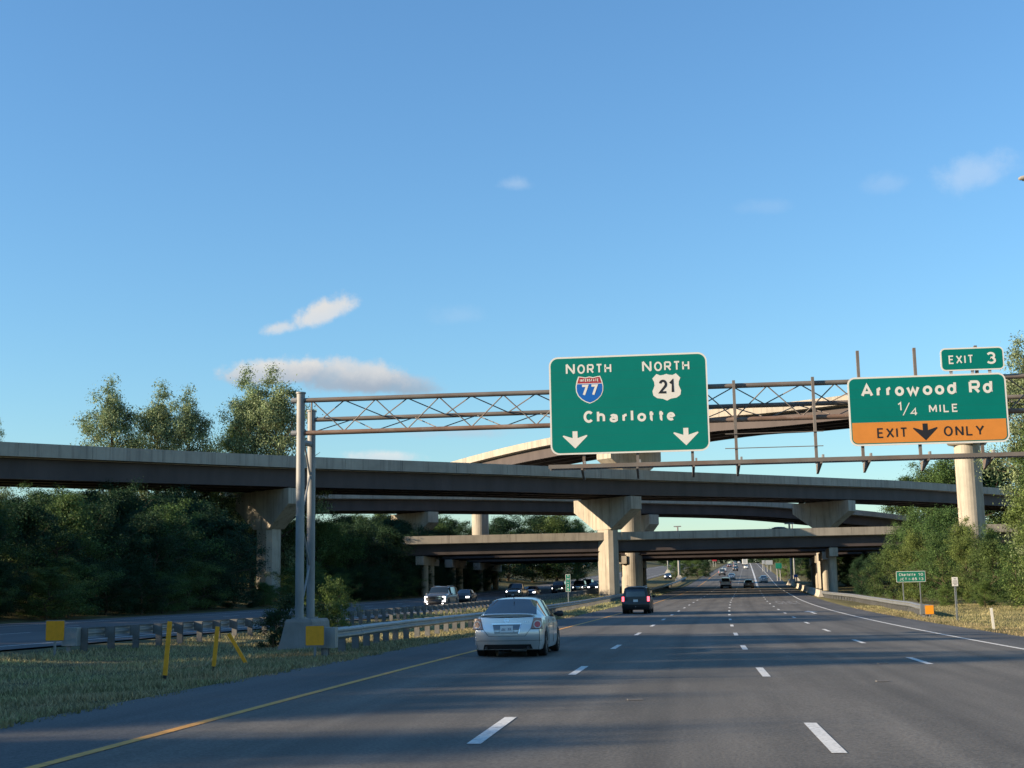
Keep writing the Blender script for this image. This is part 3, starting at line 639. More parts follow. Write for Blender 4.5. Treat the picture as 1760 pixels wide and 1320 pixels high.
for a0, a1 in ((.108, .398), (.593, .890)):
    w_ = a1-a0
    s1.text('N', a0, a0+w_*.200, .126, .114, bold=.165); s1.text('ORTH', a0+w_*.255, a1, .131, .096, bold=.175, gap=.22)
s1.text('C', .214, .277, .622, .122, bold=.215)
for ch, a0, a1, bc, hh in (('h', .298, .350, .622, .122), ('a', .378, .430, .643, .086), ('r', .459, .494, .643, .084), ('l', .512, .530, .622, .122), ('o', .553, .608, .643, .086), ('t', .622, .662, .629, .110), ('t', .683, .723, .629, .110), ('e', .738, .790, .643, .086)):
    s1.text(ch, a0, a1, bc, hh, bold=.205, ref=.122)
ARW = [(0, -.5), (.5, .06), (.49, .16), (.115, .02), (.10, .5), (-.10, .5), (-.115, .02), (-.49, .16), (-.5, .06)]
ARW = [(0, -.5), (.5, .22), (.46, .27), (.10, .10), (.10, .5), (-.10, .5), (-.10, .10), (-.46, .27), (-.5, .22)]
W1, H1 = s1.x1-s1.x0, s1.z1-s1.z0
for a in (.157, .853): s1.poly('lane_arrow', ARW, 'sign_white', .008, s1.X(a), s1.Z(.852), W1*.158, H1*.175)
# interstate shield
def shield(n=10):
    L_ = [(-.40, .5), (-.28, .485), (-.14, .455), (0, .49), (.14, .455), (.28, .485), (.40, .5)]
    R_ = [(.47, .32), (.505, .12), (.495, -.06), (.43, -.22), (.30, -.36), (.15, -.455), (0, -.51)]
    return L_+R_+[(-x, z) for x, z in R_[-2::-1]]
sh = shield()
cx, cz, sw_, sh_ = s1.X(.256), s1.Z(.345), W1*.174, H1*.278
s1.poly('interstate_shield_edge', sh, 'sign_white', .008, cx, cz, sw_, sh_)
inn = [(x*.93, z*.93) for x, z in sh]
up_ = [p for p in inn if p[1] > .22]; lo_ = [p for p in inn if p[1] <= .22]
top_poly = [(-.445, .24)]+inn[:7]+[(.445, .24)]
low_poly = [(.45, .215)]+[p for p in inn[7:] if p[1] < .2]+[(-.45, .215)]
s1.poly('interstate_shield_crown', top_poly, 'sign_red', .0115, cx, cz, sw_, sh_)
s1.poly('interstate_shield_field', low_poly, 'sign_blue', .0115, cx, cz, sw_, sh_)
letters('INTERSTATE', cx-sw_*.34, cx+sw_*.34, cz+sh_*.295, cz+sh_*.40, s1.y-.016, sh_*.022).build('legend', MT['sign_white'], s1.root)
letters('77', cx-sw_*.31, cx+sw_*.30, cz-sh_*.23, cz+sh_*.19, s1.y-.016, sh_*.085, .2).build('legend', MT['sign_white'], s1.root)
us = [(-.34, .5), (-.22, .44), (-.1, .455), (0, .49), (.1, .455), (.22, .44), (.34, .5), (.49, .33), (.43, .2), (.42, .06), (.5, -.14), (.47, -.30), (.34, -.40), (.14, -.43), (0, -.5), (-.14, -.43), (-.34, -.40), (-.47, -.30), (-.5, -.14), (-.42, .06), (-.43, .2), (-.49, .33)]
cx, cz, sw_, sh_ = s1.X(.743), s1.Z(.345), W1*.18, H1*.275
s1.poly('us_route_shield', us, 'sign_white', .008, cx, cz, sw_, sh_)
letters('21', cx-sw_*.275, cx+sw_*.25, cz-sh_*.235, cz+sh_*.28, s1.y-.0125, sh_*.088, .16).build('legend', MT['sign_black'], s1.root)
c = [on(1456.4, 649, SY), on(1729, 640, SY), on(1461, 766.5, SY), on(1735, 760, SY)]
s2 = Sign('guide_sign', 'green and orange overhead sign reading Arrowood Rd, 1/4 MILE, EXIT ONLY', 'road sign', (c[0][0]+c[2][0])/2, (c[1][0]+c[3][0])/2, (c[2][2]+c[3][2])/2, (c[0][2]+c[1][2])/2, SY, MT['sign_green'], MT['sign_white'], .24, .055)
W2, H2 = s2.x1-s2.x0, s2.z1-s2.z0
def glyphs(s, txt, spans, base, cap, xh, m, bold):
    for ch, (a0, a1) in zip(txt, spans):
        tall = ch.isupper() or ch in 'dlhbkt'; hh = cap if tall else xh
        s.text(ch, a0, a1, base-hh/2, hh, m, bold, ref=cap)
def spn(px0, scale_left, width, L): return [((a-scale_left)/width, (b-scale_left)/width) for a, b in L]
glyphs(s2, 'ArrowoodRd', spn(0, 92, 1497, [(218, 335), (368, 418), (460, 512), (542, 628), (650, 775), (805, 895), (920, 1008), (1035, 1122), (1240, 1345), (1370, 1460)]), .292, .19, .138, 'sign_white', .205)
s2.text('1', .312, .336, .445, .13, bold=.15); s2.text('4', .390, .436, .528, .115, bold=.16)
s2.poly('fraction_bar', [(-.5, -.5), (-.36, -.5), (.5, .5), (.36, .5)], 'sign_white', .008, s2.X(.365), s2.Z(.485), W2*.05, H2*.18)
s2.text('MILE', .508, .690, .49, .118, bold=.165, gap=.28)
def low_panel(s, za, inset, r):
    x0, x1, z0 = s.x0+inset, s.x1-inset, s.z0+inset; pts = [(x0, za), (x1, za)]
    pts = [(x1, za), (x0, za)]
    for cx, cz, a0 in ((x0+r, z0+r, 180), (x1-r, z0+r, 270)):
        for k in range(7): t = math.radians(a0+15*k); pts.append((cx+r*math.cos(t), cz+r*math.sin(t)))
    return pts
plate(s2.root, 'exit_only_panel', low_panel(s2, s2.Z(.665), .085, .16), s2.y-.008, MT['sign_orange'], .003)
s2.text('EXIT', .172, .361, .822, .145, 'sign_black', .15, .25, .0125); s2.text('ONLY', .591, .842, .822, .145, 'sign_black', .15, .27, .0125)
s2.poly('lane_arrow', ARW, 'sign_black', .0125, s2.X(.476), s2.Z(.823), W2*.156, H2*.242)
c = [on(1614.5, 599, SY), on(1724, 595, SY), on(1618, 638.5, SY), on(1727, 634.5, SY)]
s3 = Sign('exit_number_sign', 'small green EXIT 3 plate above the Arrowood Rd sign', 'road sign', (c[0][0]+c[2][0])/2, (c[1][0]+c[3][0])/2, max((c[2][2]+c[3][2])/2, s2.z1+.055), (c[0][2]+c[1][2])/2, SY, MT['sign_green'], MT['sign_white'], .16, .045)
s3.text('EXIT', .13, .52, .51, .37, bold=.155, gap=.25); s3.text('3', .725, .872, .49, .52, bold=.175)
for a in (.16, .5, .77): MB().box((s3.X(a)-.05, SY+.04, s2.z1-.05), (s3.X(a)+.05, SY+.08, s3.z0+.3)).build('bracket', MT['sign_back'], s3.root)

def post_sign(name, label, cat, px0, px1, py0, py1, D, posts, bg, border, lines, rad=.04, bw=.02, tcol='sign_white', bold=.012, zfoot=None, group=None):
    a = at(px0, py0, D); b = at(px1, py1, D); Y = (a[1]+b[1])/2
    sg = Sign(name, label, cat, a[0], b[0], min(a[2], b[2]), max(a[2], b[2]), Y, bg, border, rad, bw)
    for f in posts:
        x = sg.X(f); zg = ground_at(x, Y); pw = .022 if D < 80 else .05
        p = MB(); p.box((x-pw*.6, Y+.037, zg-.3), (x+pw*.6, Y+.075, sg.z1-.1)).box((x-pw, Y+.076, zg-.3), (x+pw, Y+.09, sg.z1-.1)); p.build('post', MT['galv'], sg.root)
    for t, a0, a1, bc, hh in lines: sg.text(t, a0, a1, bc, hh, tcol, .17 if tcol == 'sign_white' else .14)
    return sg
post_sign('distance_sign', 'small green roadside sign reading Charlotte 10, JCT I-85 13, behind the guardrail', 'road sign', 1540.5, 1590.5, 982, 1000, 112, (.22, .80), MT['sign_green2'], MT['sign_white'],
   [('Charlotte', .10, .66, .31, .26), ('10', .76, .92, .31, .26), ('JCT', .11, .36, .72, .24), ('I-85', .43, .70, .72, .24), ('13', .77, .92, .72, .24)], .06, .035)
post_sign('parking_rule_sign', 'small white NO PARKING sign on a steel post in the right verge', 'road sign', 1636, 1646.7, 992, 1007.4, 67, (.42, .62), MT['sign_white'], MT['sign_white'],
   [('NO', .32, .68, .18, .14), ('PARKING', .14, .86, .43, .12), ('ON SHOULDER', .12, .88, .65, .11), ('ANY TIME', .3, .7, .84, .1)], .02, .006, 'sign_black', .0)
post_sign('mile_marker_sign', 'narrow upright green mile marker in the median beside the bridge pier', 'road sign', 971.5, 981, 987, 1017, 120, (.5,), MT['sign_green2'], MT['sign_white'],
   [('S', .35, .65, .09, .09), ('77', .22, .78, .29, .13), ('M', .3, .7, .47, .08), ('2', .32, .68, .64, .14), ('5', .32, .68, .86, .14)], .04, .03)

# ------------------------------------------------------------------ guardrails
def wbeam(face):                                  # profile (lateral, z): face is +1 when the corrugation shows to +offset
    p = [(0, .42), (.035, .45), (.075, .475), (.075, .52), (.02, .555), (.02, .60), (.075, .635), (.075, .68), (.035, .705), (0, .735)]
    return [(face*a, b) for a, b in p]
def guardrail(name, label, off, s0, s1, face, post_off, step=1.905, taper=0.0, mat='galv', group=None, curve=None, dbl=False):
    def o_at(s): return off(s) if callable(off) else off
    n = max(4, int((s1-s0)/3.81)); S = [s0+(s1-s0)*i/n for i in range(n+1)]
    b0 = rp(s0, o_at(s0)); root = thing(name, label, 'guardrail', (b0[0], b0[1], b0[2]), group)
    zf = lambda s, o: land(s, o)
    prof = wbeam(face)
    for i in range(n):                            # each rail length laps its neighbour
        rings = []
        for s in (S[i], S[i+1]+(.12 if i < n-1 else 0)):
            c = rp(s, o_at(s)); dz = max(land(s, o_at(s)), c[2]-.2); lap = .006*(i % 2)
            rings.append([(c[0]+a+face*lap, s, dz+b+lap) for a, b in prof]+[(c[0]+a+face*lap-face*.012, s, dz+b+lap) for a, b in prof[::-1]])
        fixn(MB().sweep(rings).build('rail', MT[mat], root))
    s = s0+.3
    me = None
    while s < s1:
        c = rp(s, o_at(s)); dz = max(land(s, o_at(s)), c[2]-.2); x = c[0]-face*post_off
        p = MB().box((x-.10, s-.05, dz-.5), (x+.10, s-.035, dz+.74)).box((x-.10, s+.035, dz-.5), (x+.10, s+.05, dz+.74)).box((x-.006, s-.034, dz-.5), (x+.006, s+.034, dz+.738)).build('post', MT['railpost'], root)
        bl = MB().box((min(x+face*.101, c[0]-face*.013), s-.045, dz+.40), (max(x+face*.101, c[0]-face*.013), s+.045, dz+.74)).build('block', MT['railpost'], p)
        s += step
    return root
def marker(name, label, p, wdt, hgt, zc_, mat, group=None, ground=None):
    r = thing(name, label, 'marker', p, group); x, y, z = p
    MB().box((x-.03, y+.012, (ground if ground is not None else z)-.3), (x+.03, y+.05, zc_+hgt/2-.05)).build('post', MT['galvdull'], r)
    fixn(MB().prism([(a, y, b) for a, b in rounded(x-wdt/2, x+wdt/2, zc_-hgt/2, zc_+hgt/2, .03, 3)], np.array([0, .01, 0]), np.zeros(3)).build('panel', MT[mat], r))
    fixn(MB().prism([(a, y+.011, b) for a, b in rounded(x-wdt/2-.02, x+wdt/2+.02, zc_-hgt/2-.02, zc_+hgt/2+.02, .03, 3)], np.array([0, .006, 0]), np.zeros(3)).build('frame', MT['galvdull'], r))
nbo = lambda s: -11.0-.75*smooth(36, 50, s)-.9*smooth(60, 150, s)
guardrail('guardrail', 'near left guardrail starting at the yellow marker beside the gantry base', nbo, 36.0, 330, 1, .22)
sbo = lambda s: -20.0-.6*smooth(50, 90, s)-.6*smooth(90, 140, s)
guardrail('guardrail', 'guardrail on the far side of the median seen from behind, along the opposing lanes', sbo, 39.8, 210, -1, .22)
ro = lambda s: 10.8+.9*smooth(79, 94, s)+.35*smooth(95, 120, s)-1.6*smooth(135, 164, s)
guardrail('guardrail', 'right-hand roadside guardrail ending at an orange marker', ro, 78.5, 165, -1, .22)
# rail end terminals: flat steel head
for s, o, nm in ((36.0, nbo(36.0), 'left'), (39.8, sbo(39.8), 'median'), (78.5, ro(78.5), 'right')):
    p = rp(s, o); dz = max(land(s, o), p[2]-.2)
    par = [q for q in bpy.data.objects if q.get('category') == 'guardrail' and abs(q.location[1]-s) < .2][0]
    f = -1 if nm == 'right' else 1
    MB().box((p[0]-.30, s-.10, dz+.22), (p[0]+.16, s+.22, dz+.76)).build('end_terminal', MT['galv'], par)
    MB().box((p[0]-.17, s-.05, dz-.3), (p[0]-.07, s+.05, dz+.22)).build('end_post', MT['galvdull'], par)
pm = at(541, 1092.5, 35.6); marker('object_marker', 'yellow square object marker at the guardrail end in front of the gantry base', (pm[0], pm[1], land(pm[1], pm[0]-xc(pm[1]))), .49, .50, pm[2], 'marker')
pm = at(94.5, 1084, 39.2); marker('object_marker', 'yellow square object marker at the far left on the opposing guardrail', (pm[0], pm[1], land(pm[1], pm[0]-xc(pm[1]))), .55, .56, pm[2], 'marker')
pm = at(1597.5, 1048, 75.0); marker('object_marker', 'orange object marker at the end of the right-hand guardrail', (pm[0], pm[1], land(pm[1], pm[0]-xc(pm[1]))), .46, .48, pm[2], 'omarker')
def delineator(label, foot, topp, D, m, wdt, group=None, dark=True):
    a = at(*foot, D); a[2] = land(a[1], a[0]-xc(a[1])); b = at(*topp, D); r = thing('delineator_post', label, 'post', a, group)
    d = b-a; Ln = np.linalg.norm(d); d /= Ln; ax = np.array([1., 0, 0]); ax -= d*(ax@d); ax /= np.linalg.norm(ax); ay = np.cross(d, ax)
    f0 = .12 if dark else 0.0
    MB().obox(a+d*Ln*(f0+1)/2, ax*wdt/2, ay*.012, d*Ln*(1-f0)/2).build('blade', MT[m], r)
    if dark: MB().obox(a+d*(Ln*.06-.1), ax*.03, ay*.02, d*(Ln*.06+.1)).build('anchor', MT['black'], r)
delineator('yellow delineator post nearest to the camera in the left grass, leaning slightly', (282.5, 1166), (292, 1068), 25.7, 'ypost', .088)
delineator('middle yellow delineator post in the left grass, leaning slightly', (366.5, 1150), (374, 1077), 29.5, 'ypost', .088)
delineator('bent yellow delineator post tilted strongly to the left, in the left grass', (424, 1136), (393, 1089), 33.0, 'ypost', .088, dark=False)
delineator('white delineator post in the dry right verge', (1708.5, 1083), (1703.5, 1045), 53, 'wpost', .10, dark=False)

# ------------------------------------------------------------------ concrete barrier under the bridges
jp = [(-.30, 0), (.30, 0), (.30, .075), (.17, .33), (.115, .82), (-.115, .82), (-.17, .33), (-.30, .075)]
k = 0; s = 166.0; proto = None
while s < 285:
    lab = ('nearest segment of the concrete barrier beside the right bridge columns' if k == 0 else 'segment of concrete barrier in the row under the bridges on the right')
    a = rp(s, 10.35); b = rp(s+3.6, 10.35)
    o = MB().sweep([[(p[0]+x, p[1], p[2]+z-.02) for x, z in jp] for p in (a, b)]).build('barrier_segment', MT['barrier']); fixn(o)
    # move the origin to the segment's foot
    for v in o.data.vertices: v.co = (v.co[0]-a[0], v.co[1]-a[1], v.co[2]-a[2])
    o.location = tuple(a); tag(o, lab, 'barrier', 'concrete barrier row under the bridges'); s += 3.66 if k % 3 else 4.1; k += 1

# ------------------------------------------------------------------ lamps
def street_lamp(label, p, height, arm, adir, group=None):
    r = thing('street_lamp', label, 'street lamp', p, group); x, y, z = p
    MB().tube((x, y, z-.3), (x, y, z+height), .13, .07, 10).build('pole', MT['galvdull'], r, True)
    MB().tube((x, y, z-.3), (x, y, z+.25), .3, .25, 10).build('base', MT['base_conc'], r)
    e = np.array([x, y, z+height])+np.array(adir)*arm+np.array([0, 0, .35])
    MB().tube((x, y, z+height-.15), e, .05, .035, 6).build('arm', MT['galvdull'], r)
    d = np.array([adir[0], adir[1], 0.0]); q = np.array([-d[1], d[0], 0.0])
    h_ = MB(); rings = []
    for t, wd, up, dn in ((-.1, .06, .05, .04), (.12, .15, .10, .06), (.45, .17, .11, .09), (.68, .12, .05, .09), (.74, .05, .01, .06)):
        c_ = e+d*t; rings.append([c_+q*wd*math.cos(k*math.pi/4)+np.array([0, 0, up if math.sin(k*math.pi/4) > 0 else dn])*math.sin(k*math.pi/4) for k in range(8)])
    hd = h_.sweep(rings).build('lamp_head', MT['base_conc'], r, True)
    MB().sweep([[e+d*t+q*wd*math.cos(k*math.pi/4)*.8+np.array([0, 0, -.07-.05*abs(math.sin(k*math.pi/4))]) for k in range(8)] for t, wd in ((.3, .12), (.45, .14), (.6, .1))]).build('lamp_lens', MT['lampclear'], hd, True)
    MB().box((e[0]+d[0]*.3-.05, e[1]+d[1]*.3-.05, e[2]+.1), (e[0]+d[0]*.3+.05, e[1]+d[1]*.3+.05, e[2]+.2)).build('photocell', MT['wpost'], hd)
    return r
D = 47.0
tip = at(1750.5, 306, D); px_ = tip[0]+2.6; gy = tip[1]
street_lamp('cobra-head street lamp whose head just enters the picture at the right edge', (px_, gy, ground_at(px_, gy)), tip[2]-.35-ground_at(px_, gy), 1.86, (-1, 0, 0))
def mast(label, px, py0, D, top, w=.14, group='far light poles'):
    p = at(px, py0, D); zt = at(px, top, D)[2]; p[2] = ground_at(p[0], p[1]); r = thing('light_pole', label, 'light pole', p, group)
    MB().tube(p-np.array([0, 0, .3]), (p[0], p[1], zt), w, w*.7, 8).build('pole', MT['galvdull'], r)
    fixn(MB().sweep([[(p[0]+a*wd, p[1]+b*wd, p[2]+z) for a, b in ((-1, -1), (1, -1), (1, 1), (-1, 1))] for z, wd in ((-.3, 1.2), (.3, .9), (1.2, .35))]).build('base', MT['barrier'], r))
    MB().box((p[0]-.9, p[1]-.15, zt), (p[0]+.9, p[1]+.15, zt+.25)).build('lamp_bar', MT['galvdull'], r)
mast('tall light pole on a flared concrete foot in the far median', 1167.5, 994, 325, 905, .3)
mast('thin light pole behind the parked cars far beyond the bridges', 1148, 977, 420, 920, .2)
mast('white light pole beside the right barrier beyond the bridges', 1361, 996, 262, 900, .25)
mast('second pale light pole beyond the right barrier', 1366, 994, 300, 900, .2)
# ------------------------------------------------------------------ vehicles  (local frame: x right, y forward, z up)
def interp(tab, y):
    ys = [t[0] for t in tab]; return np.interp(y, ys, [t[1] for t in tab])
SPEC = dict(
 sedan=dict(L=4.80, W=1.80, top=[(-2.40, .98), (-2.30, 1.03), (-1.80, 1.06), (-.85, 1.425), (-.45, 1.46), (0, 1.47), (.45, 1.44), (1.30, 1.05), (1.8, .97), (2.2, .85), (2.4, .66)],
   belt=[(-2.4, .90), (-1.8, .97), (-1.0, .965), (.8, .92), (1.3, .92), (2.0, .80), (2.4, .60)], wb=[(-2.4, .74), (-2.0, .80), (-1.4, .83), (0, .845), (1.0, .835), (2.0, .76), (2.4, .62)],
   wg=[(-2.4, .66), (-1.8, .68), (-1.3, .63), (-.85, .58), (0, .60), (.45, .585), (1.3, .70), (2.0, .64), (2.4, .5)], glz=[(-1.8, 0), (-.85, .04), (0, .06), (.5, .05), (1.3, 0)],
   rg=(-1.78, -.86), fg=(.47, 1.28), sg=(-1.42, .98), axles=(-1.36, 1.42), wr=.325, sill=.19,
   tail=[(.19, -2.24), (.30, -2.30), (.42, -2.385), (.60, -2.41), (.68, -2.40), (.72, -2.37), (.85, -2.35), (.97, -2.33), (1.03, -2.30)], nose=[(.19, 2.25), (.45, 2.40), (.6, 2.38), (.75, 2.28), (.9, 2.1)]),
 suv=dict(L=4.95, W=1.95, top=[(-2.47, 1.55), (-2.38, 1.74), (-2.2, 1.80), (-1, 1.84), (0, 1.85), (.5, 1.80), (1.15, 1.22), (1.8, 1.14), (2.25, 1.05), (2.47, .85)],
   belt=[(-2.47, 1.08), (0, 1.05), (1.1, 1.05), (1.8, 1.02), (2.47, .85)], wb=[(-2.47, .88), (-1.5, .93), (0, .935), (1.2, .92), (2.0, .88), (2.47, .76)],
   wg=[(-2.47, .72), (-2.2, .74), (0, .75), (.5, .73), (1.15, .82), (2.0, .78), (2.47, .66)], glz=[(-2.4, .12), (-2.2, .08), (0, .08), (.5, .06), (1.15, 0)],
   rg=None, fg=(.52, 1.13), sg=(-2.2, .95), axles=(-1.42, 1.42), wr=.385, sill=.28,
   tail=[(.28, -2.36), (.42, -2.44), (.62, -2.475), (.75, -2.47), (.80, -2.42), (1.05, -2.40), (1.5, -2.34), (1.74, -2.24)], nose=[(.28, 2.33), (.5, 2.46), (.8, 2.45), (1.0, 2.36), (1.1, 2.2)]),
 bigsuv=dict(L=5.35, W=2.05, top=[(-2.67, 1.6), (-2.58, 1.80), (-2.4, 1.87), (-1, 1.90), (.2, 1.90), (.6, 1.86), (1.2, 1.32), (1.6, 1.28), (2.5, 1.20), (2.67, 1.12)],
   belt=[(-2.67, 1.15), (0, 1.14), (1.2, 1.15), (2.4, 1.12), (2.67, 1.05)], wb=[(-2.67, .92), (-1.5, .97), (0, .975), (1.2, .97), (2.3, .95), (2.67, .88)],
   wg=[(-2.67, .76), (-2.2, .78), (0, .79), (.6, .77), (1.2, .87), (2.3, .88), (2.67, .80)], glz=[(-2.5, .1), (-2.2, .08), (0, .08), (.6, .06), (1.2, 0)],
   rg=None, fg=(.63, 1.18), sg=(-2.4, 1.0), axles=(-1.53, 1.54), wr=.41, sill=.32,
   tail=[(.32, -2.56), (.45, -2.64), (.7, -2.675), (.85, -2.66), (1.2, -2.60), (1.75, -2.46)], nose=[(.32, 2.50), (.45, 2.64), (.7, 2.675), (1.05, 2.66), (1.15, 2.58), (1.2, 2.45)]),
 pickup=dict(L=5.8, W=2.02, top=[(-2.9, 1.16), (-.95, 1.17), (-.92, 1.50), (-.6, 1.86), (.2, 1.90), (.55, 1.86), (1.25, 1.30), (1.7, 1.25), (2.7, 1.16), (2.9, 1.05)],
   belt=[(-2.9, 1.12), (0, 1.12), (1.2, 1.14), (2.6, 1.08), (2.9, 1.0)], wb=[(-2.9, .95), (0, .965), (1.2, .96), (2.5, .95), (2.9, .86)],
   wg=[(-2.9, .90), (-.95, .90), (-.8, .76), (0, .78), (.55, .76), (1.25, .88), (2.5, .86), (2.9, .78)], glz=[(-.9, .1), (0, .08), (.55, .06), (1.25, 0)],
   rg=(-.92, -.62), fg=(.57, 1.22), sg=(-.8, 1.0), axles=(-1.75, 1.85), wr=.41, sill=.36,
   tail=[(.36, -2.82), (.5, -2.9), (1.12, -2.9)], nose=[(.36, 2.74), (.5, 2.88), (1.0, 2.89), (1.1, 2.8)]),
)
SPEC['boxtruck'] = SPEC['bigsuv']
def make_car(kind, pnt, label, group=None, name=None, lit=False, brake=False, detail=True):
    sp = SPEC[kind]; L, W = sp['L'], sp['W']; hw = W/2
    root = thing(name or {'sedan': 'sedan_car', 'suv': 'suv_car', 'bigsuv': 'suv_car', 'pickup': 'pickup_truck'}[kind], label, {'sedan': 'car', 'suv': 'suv', 'bigsuv': 'suv', 'pickup': 'pickup truck'}[kind], (0, 0, 0), group)
    marks = [-L/2, L/2]+list(sp['fg'])+list(sp['sg'])+(list(sp['rg']) if sp['rg'] else [])
    ys = sorted(set([round(v, 3) for v in list(np.linspace(-L/2, L/2, 45))+marks+[t[0] for t in sp['top']]]))
    tail, nose, sill, wr = sp['tail'], sp['nose'], sp['sill'], sp['wr']
    BUL = .17
    rows = []
    def section(y):
        t = float(interp(sp['top'], y)); b = float(interp(sp['belt'], y)); xb = float(interp(sp['wb'], y)); xg = float(interp(sp['wg'], y)); gz = float(interp(sp['glz'], y)) if sp['glz'][0][0] <= y <= sp['glz'][-1][0] else 0.0
        wmax = min(hw, xb+.055); b = min(b, t-.01)
        arch = 0.0
        for ya in sp['axles']:
            d = abs(y-ya)
            if d < wr+.06: arch = max(arch, math.sqrt((wr+.06)**2-d*d)+wr)
        z0 = max(sill, arch)
        R_ = [(wmax-.05, z0), (wmax-.01, max(z0+.02, sill+.14)), (wmax, max(z0+.04, sill+(b-sill)*.5)), (wmax-.012, max(z0+.06, sill+(b-sill)*.80)), (xb, max(b, z0+.08))]
        te = t-max(gz, .02)-.02
        gt = max(te, R_[-1][1]+.004)
        R_ += [(xb-.012, R_[-1][1]+.012), (xg, gt), (xg*.78, max(t-.018, gt+.004)), (xg*.4, max(t-.004, gt+.006)), (0.0, max(t, gt+.008))]
        return R_
    SEC = [section(y) for y in ys]; nr = len(SEC[0])
    def vert(i, j, sgn):
        x, z = SEC[i][j]; y = ys[i]
        y = max(y, float(interp(tail, z))+BUL*min(1, (x/hw)**3*1.15)); y = min(y, float(interp(nose, z))-.25*min(1, (x/hw)**3*1.1))
        return (sgn*x, y, z)
    parts = {k: MB() for k in ('body', 'rear', 'wind')}
    def cls(i, j):
        ya, yb = ys[i], ys[i+1]; e = 1e-4
        if sp['rg'] and j >= 6 and ya >= sp['rg'][0]-e and yb <= sp['rg'][1]+e: return 'rear'
        if j >= 6 and ya >= sp['fg'][0]-e and yb <= sp['fg'][1]+e: return 'wind'
        if j == 5 and ya >= sp['sg'][0]-e and yb <= sp['sg'][1]+e:
            for pi_, pil in enumerate(sp['sg'][0]+(sp['sg'][1]-sp['sg'][0])*f for f in ((.5,) if kind in ('sedan', 'pickup') else (.36, .67))):
                if abs((ya+yb)/2-pil) < .06: return 'pillar'
            return 'side%d' % sum((ya+yb)/2 > sp['sg'][0]+(sp['sg'][1]-sp['sg'][0])*f for f in ((.5,) if kind in ('sedan', 'pickup') else (.36, .67)))
        return 'body'
    bv = {};
    for sgn in (1, -1):
        for i in range(len(ys)-1):
            for j in range(nr-1):
                q = [vert(i, j, sgn), vert(i+1, j, sgn), vert(i+1, j+1, sgn), vert(i, j+1, sgn)]
                if sgn > 0: q = q[::-1]
                k_ = cls(i, j); k_ += str(sgn) if k_[:4] in ('side', 'pill') else ''
                parts.setdefault(k_, MB()).add(q, [(0, 1, 2, 3)])
    # end fascias
    def fascia(front):
        tab = nose if front else tail; i = len(ys)-1 if front else 0; n = 14; zz = [SEC[i][j] for j in range(0, 5)]
        zz = [(float(np.interp(k/8*4, range(5), [z[0] for z in zz])), float(np.interp(k/8*4, range(5), [z[1] for z in zz]))) for k in range(9)]+[SEC[i][6], (SEC[i][7])]
        mb = MB(); vs = []
        for x, z in zz:
            for c_ in range(n+1):
                u = -1+2*c_/n; y0 = float(interp(tab, z)); b_ = (.25*1.1 if front else BUL*1.15)*(abs(u)*x/hw)**3
                vs.append((u*x, y0-b_ if front else y0+b_, z))
        fs = [(r*(n+1)+c_, r*(n+1)+c_+1, (r+1)*(n+1)+c_+1, (r+1)*(n+1)+c_) for r in range(len(zz)-1) for c_ in range(n)]
        if front: fs = [f[::-1] for f in fs]
        return mb.add(vs, fs)
    for fr in (True, False):
        f_ = fascia(fr); parts['body'].add(f_.v, f_.f)
    def weld(o):
        import bmesh
        bm = bmesh.new(); bm.from_mesh(o.data); bmesh.ops.remove_doubles(bm, verts=bm.verts, dist=.0015); bmesh.ops.dissolve_degenerate(bm, edges=bm.edges, dist=.0005); bm.to_mesh(o.data); bm.free()
        o.data.polygons.foreach_set('use_smooth', [True]*len(o.data.polygons))
        try: o.data.set_sharp_from_angle(angle=math.radians(38))
        except Exception: pass
        return o
    body = weld(parts['body'].build('body', PAINT[pnt], root))
    for k in sorted(parts):
        if k == 'body' or not parts[k].f: continue
        nm = {'rear': 'rear_window', 'wind': 'windshield', 'side': 'side_window', 'pill': 'pillar'}[k[:4]]
        weld(parts[k].build(nm, MT['black' if k[:4] == 'pill' else 'glass'], root))
    MB().box((-hw+.12, -L/2+.28, sill-.02), (hw-.12, L/2-.3, sill+.3)).build('underbody', MT['black'], root)
    for ya in sp['axles']:
        for sgn in (-1, 1):
            x1 = sgn*(hw-.02); x0 = sgn*(hw-.25); t = MB(); rr = []
            for x, r in ((x0, wr*.9), (x0+sgn*.03, wr), (x1-sgn*.03, wr), (x1, wr*.92), (x1, wr*.68)):
                rr.append([(x, ya+r*math.cos(a), wr+r*math.sin(a)) for a in np.linspace(0, 2*math.pi, 24, endpoint=False)])
            ty = fixn(t.sweep(rr).build('wheel', MT['rubber'], root, False))
            rm = MB(); rm.tube((x1-sgn*.05, ya, wr), (x1+sgn*.004, ya, wr), wr*.2, wr*.16, 12)
            for q in range(5):
                a = 2*math.pi*q/5; d = np.array([0, math.cos(a), math.sin(a)]); e = np.array([0, -math.sin(a), math.cos(a)])
                rm.obox(np.array([x1-sgn*.012, ya, wr])+d*wr*.40, (sgn*.012, 0, 0), e*.045, d*wr*.27)
            rm.build('rim', MT['rim'], ty)
            MB().tube((x1-sgn*.10, ya, wr), (x1-sgn*.06, ya, wr), wr*.66, n=20).build('wheel_dish', MT['black'], ty)
            # dark wheel well
            MB().tube((sgn*(hw-.5), ya, wr+.02), (sgn*(hw-.28), ya, wr+.02), wr+.055, n=20).build('wheel_well', MT['black'], ty)
    # surface helpers
    def rear(x, z, lift=.006): return (x, float(interp(tail, z))+BUL*1.15*(abs(x)/hw)**3-lift, z)
    def front(x, z, lift=.006): return (x, float(interp(nose, z))-.275*(abs(x)/hw)**3+lift, z)
